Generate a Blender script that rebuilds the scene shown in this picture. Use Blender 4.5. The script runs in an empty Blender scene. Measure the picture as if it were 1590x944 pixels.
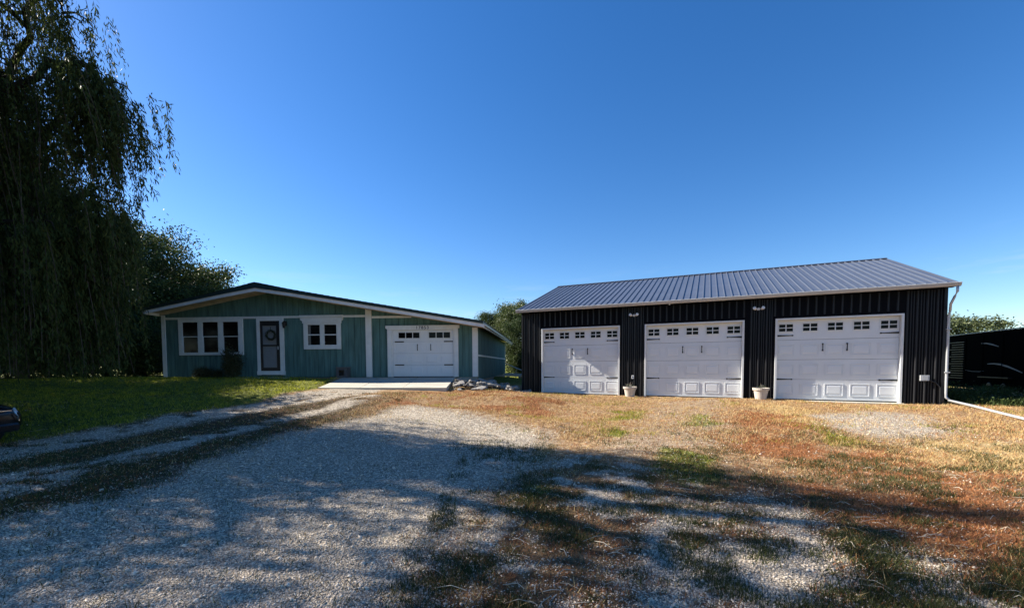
import bpy, bmesh, math, random
import numpy as np
from mathutils import Vector, Matrix
random.seed(7); rng = np.random.default_rng(11)
R = math.radians
sc = bpy.context.scene
col = sc.collection

# ------------------------------------------------------------------ camera, sky, sun, exposure
EYE = 1.216
cam = bpy.data.cameras.new("camera"); cam_o = bpy.data.objects.new("camera", cam); col.objects.link(cam_o)
cam_o.location = (0, 0, EYE)
cam_o.rotation_euler = (Matrix.Rotation(R(90) - 0.044, 3, 'X') @ Matrix.Rotation(-0.0049, 3, 'Z')).to_euler()
cam.sensor_width = 36.0; cam.lens = 653.77 / 1590 * 36.0
cam.shift_y = (594.7 - 472.0) / 1590.0
cam.clip_start = 0.05; cam.clip_end = 6000
sc.camera = cam_o

SUN_DIR = Vector((-0.955, 0.298, 0.70)).normalized()      # towards the sun
elev = math.asin(SUN_DIR.z)
world = bpy.data.worlds.new("World"); sc.world = world; world.use_nodes = True
wn = world.node_tree.nodes; wl = world.node_tree.links
sky = wn.new("ShaderNodeTexSky"); sky.sky_type = 'NISHITA'; sky.sun_disc = False
sky.sun_elevation = elev; sky.sun_rotation = math.atan2(SUN_DIR.x, SUN_DIR.y)
sky.air_density = 1.0; sky.dust_density = 0.25; sky.ozone_density = 3.0; sky.altitude = 300
hs = wn.new("ShaderNodeHueSaturation"); hs.inputs["Saturation"].default_value = 1.31; hs.inputs["Hue"].default_value = 0.507; wl.new(sky.outputs[0], hs.inputs["Color"])
# thin cirrus low over the horizon, all the way round
tcw = wn.new("ShaderNodeTexCoord"); mpw = wn.new("ShaderNodeMapping"); mpw.inputs["Scale"].default_value = (2.2, 2.2, 17.0); mpw.inputs["Location"].default_value = (1.3, .4, .2)
nzw = wn.new("ShaderNodeTexNoise"); nzw.inputs["Scale"].default_value = 2.0; nzw.inputs["Detail"].default_value = 8; nzw.inputs["Roughness"].default_value = .6
wl.new(tcw.outputs["Generated"], mpw.inputs[0]); wl.new(mpw.outputs[0], nzw.inputs[0])
rgw = wn.new("ShaderNodeMapRange"); rgw.inputs[1].default_value = .54; rgw.inputs[2].default_value = .78; rgw.inputs[4].default_value = .42; wl.new(nzw.outputs[0], rgw.inputs[0])
spw = wn.new("ShaderNodeSeparateXYZ"); wl.new(tcw.outputs["Generated"], spw.inputs[0])
bdw = wn.new("ShaderNodeMapRange"); bdw.inputs[1].default_value = .22; bdw.inputs[2].default_value = .10; wl.new(spw.outputs[2], bdw.inputs[0])
mlw = wn.new("ShaderNodeMath"); mlw.operation = 'MULTIPLY'; wl.new(rgw.outputs[0], mlw.inputs[0]); wl.new(bdw.outputs[0], mlw.inputs[1])
mxw = wn.new("ShaderNodeMix"); mxw.data_type = 'RGBA'; mxw.inputs[7].default_value = (5.0, 5.1, 5.3, 1); wl.new(hs.outputs[0], mxw.inputs[6]); wl.new(mlw.outputs[0], mxw.inputs[0])
wl.new(mxw.outputs[2], wn["Background"].inputs[0])
wn["Background"].inputs[1].default_value = SKYSTR = 0.074
sun = bpy.data.lights.new("sun", 'SUN'); sun_o = bpy.data.objects.new("sun", sun); col.objects.link(sun_o)
sun.energy = 5.0; sun.angle = R(0.53); sun.color = (1.0, 0.93, 0.82)
sun_o.rotation_euler = SUN_DIR.to_track_quat('Z', 'Y').to_euler(); sun_o.location = (-20, 10, 20)
sc.view_settings.view_transform = 'Standard'; sc.view_settings.look = 'None'
sc.view_settings.exposure = 1.34; sc.view_settings.gamma = 1.0

# ------------------------------------------------------------------ materials
def mat(name, base, rough=0.6, spec=0.5, metal=0.0, var=0.0, vscale=4.0, bump=0.0, bscale=60.0, stretch=(1, 1, 1), trans=0.0, island=0.0, base2=None, coord='Object'):
    m = bpy.data.materials.new(name); m.use_nodes = True
    nt = m.node_tree; N = nt.nodes; L = nt.links; b = N["Principled BSDF"]
    b.inputs["Base Color"].default_value = (*base, 1); b.inputs["Roughness"].default_value = rough
    b.inputs["Specular IOR Level"].default_value = spec; b.inputs["Metallic"].default_value = metal
    tc = N.new("ShaderNodeTexCoord"); mp = N.new("ShaderNodeMapping"); mp.inputs["Scale"].default_value = stretch
    L.new(tc.outputs[coord], mp.inputs[0])
    if var or island or base2:
        b2 = base2 if base2 else tuple(min(1, c * (1 + var)) for c in base)
        b1 = base if base2 else tuple(c * (1 - var) for c in base)
        mix = N.new("ShaderNodeMix"); mix.data_type = 'RGBA'
        mix.inputs[6].default_value = (*b1, 1); mix.inputs[7].default_value = (*b2, 1)
        if island:
            g = N.new("ShaderNodeNewGeometry"); L.new(g.outputs["Random Per Island"], mix.inputs[0])
        else:
            n = N.new("ShaderNodeTexNoise"); n.inputs["Scale"].default_value = vscale; n.inputs["Detail"].default_value = 6
            L.new(mp.outputs[0], n.inputs[0])
            cr = N.new("ShaderNodeMapRange"); cr.inputs[1].default_value = 0.3; cr.inputs[2].default_value = 0.7
            L.new(n.outputs[0], cr.inputs[0]); L.new(cr.outputs[0], mix.inputs[0])
        L.new(mix.outputs[2], b.inputs["Base Color"])
    if bump:
        n2 = N.new("ShaderNodeTexNoise"); n2.inputs["Scale"].default_value = bscale; n2.inputs["Detail"].default_value = 4
        L.new(mp.outputs[0], n2.inputs[0]); bp = N.new("ShaderNodeBump"); bp.inputs["Strength"].default_value = bump
        bp.inputs["Distance"].default_value = 0.02
        L.new(n2.outputs[0], bp.inputs["Height"]); L.new(bp.outputs[0], b.inputs["Normal"])
    if trans:
        t = N.new("ShaderNodeBsdfTranslucent"); ms = N.new("ShaderNodeMixShader"); ms.inputs[0].default_value = trans
        out = N["Material Output"]
        if b.inputs["Base Color"].links: L.new(b.inputs["Base Color"].links[0].from_socket, t.inputs[0])
        else: t.inputs[0].default_value = (*base, 1)
        L.new(b.outputs[0], ms.inputs[1]); L.new(t.outputs[0], ms.inputs[2]); L.new(ms.outputs[0], out.inputs[0])
    return m

M = {}
M['teal'] = mat("teal_siding", (0.088, 0.168, 0.158), 0.8, 0.15, var=0.30, vscale=2.2, bump=0.25, bscale=30, stretch=(3, 3, .35))
M['trim'] = mat("white_trim", (0.66, 0.67, 0.66), 0.5, 0.4, var=0.06, vscale=5, bump=0.08, bscale=40)
M['fascia'] = mat("white_fascia", (0.66, 0.665, 0.66), 0.6, 0.3, var=0.10, vscale=3, bump=0.1, bscale=30)
M['soffit'] = mat("soffit_board", (0.50, 0.43, 0.34), 0.75, 0.2, var=0.15, vscale=4)
M['drip'] = mat("dark_green_roof_edge", (0.012, 0.028, 0.026), 0.45, 0.4)
M['shingle'] = mat("asphalt_shingle", (0.035, 0.038, 0.038), 0.9, 0.2, var=0.35, vscale=25, bump=0.5, bscale=160)
M['door_white'] = mat("white_door_paint", (0.67, 0.69, 0.70), 0.42, 0.45, var=0.035, vscale=1.5, bump=0.06, bscale=220)
M['glass'] = mat("dark_window_glass", (0.003, 0.003, 0.004), 0.10, 0.12)
M['iron'] = mat("black_iron", (0.012, 0.012, 0.013), 0.45, 0.4)
M['barn'] = mat("black_steel_siding", (0.0026, 0.0028, 0.0045), 0.5, 0.06, var=0.12, vscale=3)
M['barnrib'] = mat("black_steel_rib", (0.009, 0.0095, 0.012), 0.40, 0.4)
M['roofmetal'] = mat("charcoal_steel_roof", (0.095, 0.108, 0.138), 0.34, 0.5, metal=0.15, var=0.10, vscale=1.3, bump=0.03, bscale=8)
M['gutter'] = mat("aluminium_gutter", (0.44, 0.45, 0.46), 0.4, 0.4, metal=0.2, var=0.06, vscale=4)
M['conc'] = mat("concrete", (0.44, 0.41, 0.34), 0.85, 0.2, var=0.13, vscale=1.6, bump=0.35, bscale=60)
M['found'] = mat("concrete_foundation", (0.30, 0.28, 0.24), 0.9, 0.2, var=0.2, vscale=3, bump=0.4, bscale=30)
M['pot'] = mat("pale_plastic_pot", (0.50, 0.45, 0.39), 0.55, 0.4, var=0.08, vscale=9)
M['soil'] = mat("potting_soil", (0.05, 0.035, 0.025), 0.95, 0.1, var=0.3, vscale=30, bump=0.8, bscale=80)
M['lamp'] = mat("white_lamp_housing", (0.72, 0.73, 0.74), 0.4, 0.4)
M['lens'] = mat("frosted_lens", (0.75, 0.77, 0.78), 0.25, 0.5)
M['stormdoor'] = mat("black_storm_door", (0.012, 0.012, 0.014), 0.4, 0.4)
M['doorface'] = mat("white_front_door", (0.20, 0.21, 0.22), 0.5, 0.4, var=0.05)
M['wreath'] = mat("wreath_twigs", (0.022, 0.032, 0.018), 0.8, 0.2, island=1, base2=(0.05, 0.055, 0.03))
M['curtain'] = mat("grey_curtain", (0.16, 0.16, 0.15), 0.9, 0.1)
M['bark'] = mat("tree_bark", (0.075, 0.058, 0.043), 0.95, 0.15, var=0.4, vscale=6, bump=0.9, bscale=22, stretch=(1, 1, .25))
M['willow'] = mat("willow_leaf", (0.026, 0.040, 0.010), 0.6, 0.12, trans=0.3, island=1, base2=(0.075, 0.095, 0.024))
M['leafdark'] = mat("dark_leaf", (0.018, 0.030, 0.009), 0.6, 0.15, trans=0.22, island=1, base2=(0.075, 0.105, 0.03))
M['leafmid'] = mat("mid_leaf", (0.05, 0.075, 0.02), 0.5, 0.35, trans=0.25, island=1, base2=(0.12, 0.14, 0.045))
M['leafpale'] = mat("pale_leaf", (0.07, 0.095, 0.035), 0.5, 0.35, trans=0.25, island=1, base2=(0.17, 0.19, 0.085))
M['shrub'] = mat("shrub_leaf", (0.030, 0.045, 0.018), 0.6, 0.3, trans=0.2, island=1, base2=(0.09, 0.085, 0.04))
M['stone'] = mat("limestone", (0.25, 0.235, 0.215), 0.85, 0.25, var=0.3, vscale=3, bump=0.6, bscale=14)
M['carpaint'] = mat("black_car_paint", (0.006, 0.006, 0.008), 0.22, 0.5)
M['chrome'] = mat("chrome", (0.75, 0.75, 0.75), 0.15, 0.5, metal=1.0)
M['tyre'] = mat("tyre_rubber", (0.02, 0.02, 0.02), 0.85, 0.2)
M['headglass'] = mat("headlight_glass", (0.55, 0.57, 0.6), 0.08, 0.6)
M['trailer'] = mat("black_trailer_skin", (0.0016, 0.0015, 0.0018), 0.85, 0.02, var=0.2, vscale=2)
M['swoosh'] = mat("grey_trailer_stripe", (0.33, 0.34, 0.35), 0.45, 0.4)
M['pipe'] = mat("white_pipe", (0.68, 0.68, 0.64), 0.5, 0.4, var=0.1, vscale=6)
M['grass'] = mat("lawn_blade", (0.10, 0.13, 0.010), 0.6, 0.2, trans=0.4, island=1, base2=(0.44, 0.43, 0.045))
M['weed'] = mat("green_weed_blade", (0.028, 0.036, 0.009), 0.6, 0.25, trans=0.2, island=1, base2=(0.10, 0.105, 0.03))
M['straw'] = mat("straw_blade", (0.40, 0.26, 0.09), 0.7, 0.2, trans=0.2, island=1, base2=(0.76, 0.56, 0.27))
M['redweed'] = mat("red_brown_weed", (0.13, 0.038, 0.013), 0.75, 0.2, trans=0.12, island=1, base2=(0.52, 0.22, 0.085))
M['stalk'] = mat("dry_stalk", (0.42, 0.35, 0.25), 0.7, 0.2, island=1, base2=(0.62, 0.55, 0.42))
M['pebble'] = mat("pebble_stone", (0.27, 0.22, 0.165), 0.8, 0.3, island=1, base2=(0.88, 0.74, 0.57))
M['deadbrush'] = mat("dead_brush_twig", (0.30, 0.26, 0.22), 0.85, 0.2, island=1, base2=(0.5, 0.46, 0.4))

# ------------------------------------------------------------------ helpers
def tag(o, label=None, cat=None, group=None, kind=None):
    if label: o['label'] = label
    if cat: o['category'] = cat
    if group: o['group'] = group
    if kind: o['kind'] = kind
    return o
def empty(name, loc=(0, 0, 0), rz=0.0, label=None, cat=None, group=None):
    o = bpy.data.objects.new(name, None); o.empty_display_size = 0.3; o.location = loc; o.rotation_euler = (0, 0, rz)
    col.objects.link(o); return tag(o, label, cat, group)
def link(name, me, parent=None, loc=(0, 0, 0), rot=(0, 0, 0), scale=(1, 1, 1)):
    o = bpy.data.objects.new(name, me); col.objects.link(o); o.location = loc; o.rotation_euler = rot; o.scale = scale
    if parent: o.parent = parent
    return o
class MB:
    def __init__(s): s.v = []; s.f = []
    def add(s, vs, fs):
        k = len(s.v); s.v += [tuple(p) for p in vs]; s.f += [tuple(i + k for i in f) for f in fs]; return s
    def box(s, x0, x1, y0, y1, z0, z1):
        return s.add([(x0,y0,z0),(x1,y0,z0),(x1,y1,z0),(x0,y1,z0),(x0,y0,z1),(x1,y0,z1),(x1,y1,z1),(x0,y1,z1)],
                     [(0,3,2,1),(4,5,6,7),(0,1,5,4),(1,2,6,5),(2,3,7,6),(3,0,4,7)])
    def prism_y(s, poly, y0, y1):                     # polygon in x,z swept along y
        n = len(poly); vs = [(x, y0, z) for x, z in poly] + [(x, y1, z) for x, z in poly]
        fs = [tuple(range(n)), tuple(range(2*n-1, n-1, -1))] + [(i+n, (i+1) % n+n, (i+1) % n, i) for i in range(n)]
        return s.add(vs, fs)
    def prism_x(s, poly, x0, x1):                     # polygon in y,z swept along x
        n = len(poly); vs = [(x0, y, z) for y, z in poly] + [(x1, y, z) for y, z in poly]
        fs = [tuple(range(n-1, -1, -1)), tuple(range(n, 2*n))] + [(i, (i+1) % n, (i+1) % n+n, i+n) for i in range(n)]
        return s.add(vs, fs)
    def tube(s, pts, rad, n=8, cap=True):
        pts = [Vector(p) for p in pts]
        rad = rad if isinstance(rad, (list, tuple)) else [rad] * len(pts)
        k = len(s.v); up = Vector((0, 0, 1))
        for i, p in enumerate(pts):
            d = (pts[min(i+1, len(pts)-1)] - pts[max(i-1, 0)]).normalized()
            a = d.cross(up if abs(d.z) < .95 else Vector((1, 0, 0))).normalized(); b = d.cross(a)
            for j in range(n):
                t = 2*math.pi*j/n; s.v.append(tuple(p + (a*math.cos(t) + b*math.sin(t))*rad[i]))
        for i in range(len(pts)-1):
            for j in range(n):
                s.f.append((k+i*n+j, k+i*n+(j+1) % n, k+(i+1)*n+(j+1) % n, k+(i+1)*n+j))
        if cap:
            s.f.append(tuple(k+j for j in range(n))[::-1]); s.f.append(tuple(k+(len(pts)-1)*n+j for j in range(n)))
        return s
    def lathe(s, prof, n=24, c=(0, 0, 0)):
        k = len(s.v)
        for r, z in prof:
            for j in range(n):
                t = 2*math.pi*j/n; s.v.append((c[0]+r*math.cos(t), c[1]+r*math.sin(t), c[2]+z))
        for i in range(len(prof)-1):
            for j in range(n):
                s.f.append((k+i*n+j, k+i*n+(j+1) % n, k+(i+1)*n+(j+1) % n, k+(i+1)*n+j))
        s.f.append(tuple(k+j for j in range(n))[::-1]); s.f.append(tuple(k+(len(prof)-1)*n+j for j in range(n)))
        return s
    def mesh(s, name, m, smooth=False):
        me = bpy.data.meshes.new(name); me.from_pydata(s.v, [], s.f); me.materials.append(m)
        if smooth: me.polygons.foreach_set("use_smooth", [True]*len(me.polygons))
        me.validate(); me.update()
        bm = bmesh.new(); bm.from_mesh(me); bmesh.ops.recalc_face_normals(bm, faces=bm.faces); bm.to_mesh(me); bm.free()
        return me
    def build(s, name, m, parent=None, smooth=False, bevel=0.0, **kw):
        o = link(name, s.mesh(name, m, smooth), parent, **kw)
        if bevel:
            b = o.modifiers.new("bevel", 'BEVEL'); b.width = bevel; b.segments = 1; b.limit_method = 'ANGLE'
        return o
def bx(name, m, parent, *a, bevel=0.0, **kw): return MB().box(*a).build(name, m, parent, bevel=bevel, **kw)
def fast_mesh(name, verts, faces_n, m, attrs=None):
    """verts (N,3) array; every face uses the next faces_n verts"""
    n = len(verts) // faces_n
    me = bpy.data.meshes.new(name); me.vertices.add(len(verts)); me.vertices.foreach_set("co", verts.astype(np.float32).ravel())
    me.loops.add(len(verts)); me.loops.foreach_set("vertex_index", np.arange(len(verts), dtype=np.int32))
    me.polygons.add(n); me.polygons.foreach_set("loop_start", np.arange(0, len(verts), faces_n, dtype=np.int32))
    try: me.polygons.foreach_set("loop_total", np.full(n, faces_n, dtype=np.int32))
    except Exception: pass
    me.materials.append(m); me.update(calc_edges=True)
    return me
def indexed_mesh(name, verts, faces, m):
    me = bpy.data.meshes.new(name); me.vertices.add(len(verts)); me.vertices.foreach_set("co", verts.astype(np.float32).ravel())
    k = faces.shape[1]; me.loops.add(faces.size); me.loops.foreach_set("vertex_index", faces.astype(np.int32).ravel())
    me.polygons.add(len(faces)); me.polygons.foreach_set("loop_start", np.arange(0, faces.size, k, dtype=np.int32))
    me.materials.append(m); me.update(calc_edges=True); return me
# value noise
def _h(ix, iy, s):
    n = (ix.astype(np.int64)*374761393 + iy.astype(np.int64)*668265263 + s*974634777) & 0x7fffffff
    n = ((n ^ (n >> 13)) * 1274126177) & 0x7fffffff
    return ((n ^ (n >> 16)) & 0xffff) / 65535.0
def noise(x, y, f, s=0):
    x = np.asarray(x)*f; y = np.asarray(y)*f; ix = np.floor(x); iy = np.floor(y); fx = x-ix; fy = y-iy
    fx = fx*fx*(3-2*fx); fy = fy*fy*(3-2*fy)
    a = _h(ix, iy, s); b = _h(ix+1, iy, s); c = _h(ix, iy+1, s); d = _h(ix+1, iy+1, s)
    return (a*(1-fx)+b*fx)*(1-fy) + (c*(1-fx)+d*fx)*fy
def fbm(x, y, f, s=0, o=4):
    r = 0; a = .5; t = 0
    for i in range(o): r = r + a*noise(x, y, f*2**i, s+i*17); t += a; a *= .5
    return r/t

# ------------------------------------------------------------------ terrain
CTRL = np.array([(-20,20.5,.66),(-16.7,20,.66),(-12,19.7,.65),(-8,19.4,.65),(-5,19.1,.63),(-3,18.9,.6),(-1.8,18.6,.45),
(-3,14.5,.30),(-7,15,.34),(-5,14.5,.3),(-1.5,15,.2),(.4,18.4,-.02),(4,16.7,-.04),(8,14.9,-.04),(13,12.6,-.06),(17,10.5,-.1),(20,9,-.15),
(4,13,-.1),(8,10,-.15),(13,8,-.2),(2,10,-.1),(0,7,-.2),(3,4,-.3),(0,2,-.3),(-4,4,-.3),(-8,6,-.2),(-2,10.5,.0),(-8,11,.1),(-13,12,.3),(-18,12,.4),(-25,20,.6),(-15,5,-.1),
(0,-6,-.3),(-14,-6,-.2),(14,-6,-.3),(8,3,-.3),(-1,30,.2),(-16,35,.6),(3,26,0),(10,30,0),(25,20,-.1),(0,60,.3),(-40,60,.6),(40,60,0),(17,15,-.05),(20,19,-.05),(-.6,19.5,.25),(.1,21,.1),
(-.3,24,.15),(.8,33,.15),(-1.2,26,.5),(6,6,-.25),(-5,7.5,-.15)], float)
BARN = (0.471, 18.657, -0.4325, 13.94, 10.78); HOUSE = (-16.7515, 20.3084, -0.0755, 15.23, 13.7)
def in_local(x, y, b):
    c, s = math.cos(b[2]), math.sin(b[2]); dx = x-b[0]; dy = y-b[1]
    return dx*c+dy*s, -dx*s+dy*c
def height(x, y):
    x = np.asarray(x, float); y = np.asarray(y, float)
    n = np.zeros_like(x); d = np.zeros_like(x)
    for cx, cy, cz in CTRL:
        w = 1/((x-cx)**2+(y-cy)**2+1.2)**2.2
        n += w*cz; d += w
    z = n/d
    near = np.clip(1-np.hypot(x, y)/60, 0, 1)
    z = z + near*((fbm(x, y, .45, 3)-.5)*.10 + (fbm(x, y, 2.2, 5, 3)-.5)*.035)
    # low crest that runs from the driveway towards the barn
    t = np.clip(((x+4.0)*4.6+(y-12.2)*(-3.4))/(4.6**2+3.4**2), 0, 1); dd = np.hypot(x+4.0-4.6*t, y-12.2+3.4*t)
    z = z + .13*np.exp(-(dd/.8)**2)
    sl_ = (x > -7.8+.25*(19.2-y)/4.6*.6) & (x < -2.6) & (y > 16.0) & (y < 19.3)
    z = np.where(sl_, np.minimum(z, .31+.27*(y-15.9)/3.3), z)
    for b, top in ((BARN, -.07), (HOUSE, .55)):
        a, q = in_local(x, y, b); inside = (a > -.05) & (a < b[3]+.05) & (q > .03) & (q < b[4])
        z = np.where(inside, np.minimum(z, top), z)
    return z
def hz(x, y): return float(height(np.array([x]), np.array([y]))[0])

ZONES = {'G1': [(-5.05, 4.1), (-4.73, 4.74), (-4.6, 6.02), (-4.62, 8.23), (-3.59, 9.96), (-2.75, 11.58), (-0.5, 9.35), (0.81, 8.01), (0.31, 5.62), (-0.36, 4.26), (-0.48, 3.3), (-0.61, 2.56), (-0.66, 1.79), (-2.23, 1.78), (-3.78, 2.2), (-5.69, 3.34)],
'G2': [(-7.55, 5.72), (-9.33, 7.09), (-9.16, 7.49), (-8.61, 8.17), (-8.1, 8.86), (-7.82, 10.96), (-7.33, 13.11), (-6.96, 16.52), (-4.68, 16.52), (-4.66, 12.93), (-6.12, 11.24), (-6.68, 9.36), (-7.37, 8.05), (-7.56, 7.06)],
'G3': [(-5.7, 4.3), (-6.64, 5.02), (-6.71, 5.46), (-6.27, 6.3), (-6.26, 7.61), (-5.98, 8.95), (-5.38, 10.16), (-4.79, 11.79), (-4.17, 13.97), (-3.88, 12.35), (-4.51, 10.7), (-5.27, 9.39), (-5.46, 7.63), (-5.56, 6.06), (-5.62, 5.16)],
'G4': [(1.4, 4.18), (2.96, 4.96), (3.05, 4.22), (2.67, 3.46), (2.46, 2.94), (2.45, 2.58), (2.03, 1.81), (0.6, 1.81), (0.83, 2.58), (0.8, 3.1)],
'G5': [(7.6, 10.87), (9.89, 12.03), (10.68, 10.77), (9.19, 8.47), (8.03, 7.61), (6.95, 7.7), (6.5, 8.53)],
'G6': [(4.58, 14.54), (7.74, 15.06), (4.91, 9.53), (3.88, 7.08), (2.75, 6.24), (1.56, 6.08), (1.12, 6.88), (2.5, 8.77)],
'G7': [(-0.47, 4.1), (0.75, 7.42), (2.04, 6.14), (3.05, 5.1), (1.19, 3.7), (0.67, 2.58), (0.42, 1.8), (-0.43, 1.79), (-0.43, 2.92)],
'G8': [(2.67, 3.46), (3.16, 3.24), (3.36, 2.7), (3.04, 2.26), (2.03, 1.81), (2.55, 2.6), (2.51, 2.94)],
'R1': [(6.53, 11.97), (7.26, 10.85), (6.03, 7.74), (6.97, 7.22), (6.16, 5.0), (4.14, 3.14), (3.65, 2.94), (3.28, 3.48), (3.26, 4.62), (3.36, 5.64), (3.76, 7.06)],
'R2': [(-3.77, 10.46), (-4.02, 15.01), (-0.91, 16.95), (0.57, 14.93), (2.27, 14.1), (1.02, 10.21), (-0.52, 9.71), (-2.68, 11.26)],
'S1': [(8.07, 13.66), (8.65, 12.11), (6.2, 8.85), (5.75, 9.23)],
'S2': [(6.23, 8.17), (6.96, 7.46), (9.27, 7.57), (7.32, 5.6), (6.69, 5.44), (5.82, 6.22)],
'N1': [(-0.85, 7.37), (0.06, 7.71), (0.7, 6.88), (0.33, 6.06), (-0.33, 6.28)],
'N2': [(-0.15, 5.06), (0.43, 4.98), (0.47, 4.56), (0.04, 4.48)],
'N3': [(2.96, 11.67), (3.7, 11.73), (3.0, 9.75), (2.39, 9.71)],
'N4': [(1.91, 8.55), (2.43, 8.29), (2.04, 7.57), (1.66, 7.69)],
'N5': [(4.51, 10.67), (5.01, 10.51), (4.26, 9.07), (3.73, 8.97)],
'N6': [(6.36, 8.85), (6.54, 8.25), (6.53, 7.62), (5.93, 7.32), (5.86, 8.0)],
'N7': [(2.63, 6.94), (3.03, 6.42), (2.94, 5.5), (2.24, 5.06), (1.98, 5.68)],
'N8': [(1.32, 3.44), (1.7, 3.46), (1.53, 2.92), (1.2, 2.88)],
'N9': [(2.87, 3.14), (2.88, 2.9), (2.67, 2.6), (2.48, 2.7)],
'LAWN': [(-8.88, 5.78), (-20.64, 13.54), (-17.1, 14.04), (-23.47, 17.13), (-14.45, 19.07), (-7.77, 18.47), (-7.51, 16.62), (-7.39, 13.21), (-7.95, 11.14), (-8.13, 8.9), (-8.65, 8.21), (-9.21, 7.53)]}
def soft_poly(x, y, poly, soft=.35):
    P = np.array(poly, float); inside = np.zeros(x.shape, bool); dmin = np.full(x.shape, 1e9); n = len(P)
    for i in range(n):
        x0, y0 = P[i]; x1, y1 = P[(i+1) % n]
        c = ((y0 > y) != (y1 > y)) & (x < (x1-x0)*(y-y0)/((y1-y0) if y1 != y0 else 1e-9)+x0); inside ^= c
        dx, dy = x1-x0, y1-y0; t = np.clip(((x-x0)*dx+(y-y0)*dy)/(dx*dx+dy*dy+1e-12), 0, 1)
        dmin = np.minimum(dmin, np.hypot(x-x0-t*dx, y-y0-t*dy))
    sd = np.where(inside, dmin, -dmin)
    return np.clip(sd/soft+.5, 0, 1)
def zones(x, y):
    """cover weights: gravel, green, red, straw (0..1 each)"""
    x = np.asarray(x, float); y = np.asarray(y, float)
    wx = x+(fbm(x, y, 1.1, 31)-.5)*1.0; wy = y+(fbm(x, y, 1.1, 57)-.5)*1.0
    sx = x+(fbm(x, y, 2.5, 31)-.5)*.4; sy = y+(fbm(x, y, 2.5, 57)-.5)*.4
    g = lambda k, s=.4: soft_poly(wx, wy, ZONES[k], s)
    h = lambda k, s=.3: soft_poly(sx, sy, ZONES[k], s)
    n1 = fbm(x, y, 1.6, 71); n3 = fbm(x, y, 3.1, 171, 5); n2 = fbm(x, y, .7, 91)
    gravel = np.maximum.reduce([h('G1', 1.1), h('G2', .7)*np.clip((n3-.22)*4.5, .3, 1), h('G3', .7)*np.clip((n3-.24)*4.5, .3, 1), g('G4'), g('G5', 1.2)*.85, g('G6', 1.0)*.45, g('G7', .8)*np.clip((n3-.50)*7, .05, .85), g('G8', .6)*np.clip((n3-.40)*6, .1, .85)])
    gravel = gravel*np.clip(1-.75*g('G4', 1.2)*np.clip((n3-.5)*8, 0, 1), 0, 1)
    lawn = np.maximum(h('LAWN', .5), np.clip((-(x)-9.3-.0*y)*1.5, 0, 1)*np.clip((y-(8.5-(x+9.3)*-.2))*.8, 0, 1))
    lawn = lawn*(1-np.maximum(h('G2'), h('G3')))
    back = np.clip((y-21)*.5, 0, 1)
    green = np.maximum.reduce([g('N%d' % k, .35) for k in range(1, 10)])*.8
    red = np.maximum(g('R1', 1.0)*np.clip((n2-.28)*4.5, .15, 1), g('R2', 1.0)*np.clip((n1-.38)*4, .25, .8))
    straw = np.maximum(g('S1', .8), g('S2', .9))
    global DARK_BROWN
    DARK_BROWN = np.clip((-x-1.2)*1.5, 0, 1)*(1-np.clip(lawn*3, 0, 1))*np.clip((14-y)*.5, 0, 1)*(1-h('R2', .8))  # mask for a darker brown over the left strip and the nearest ground
    DARK_BROWN = np.maximum(DARK_BROWN, .85*np.clip((6.6-y-.35*np.maximum(x-3, 0))*.6, 0, 1)*np.clip(1.1-.45*n2, 0, 1))
    return gravel, np.maximum(lawn, back), green, red, straw, n1, n2

def axis(lo, hi, step, far, k=1.16):
    a = list(np.arange(lo, hi, step)); s = step; v = a[-1]
    while v < far: s *= k; v += s; a.append(v)
    s = step; v = a[0]; b = []
    while v > -far: s *= k; v -= s; b.append(v)
    return np.array(b[::-1]+a)
gx = axis(-13, 14, .10, 3000); gy = axis(1.2, 19, .10, 4000)
X, Y = np.meshgrid(gx, gy); Z = height(X, Y)
gr, lw, gn, rd, stw, n1_, n2_ = zones(X, Y); dark_brown = DARK_BROWN
nv = X.size; idx = np.arange(nv).reshape(X.shape)
F = np.stack([idx[:-1, :-1], idx[:-1, 1:], idx[1:, 1:], idx[1:, :-1]], -1).reshape(-1, 4)

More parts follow.
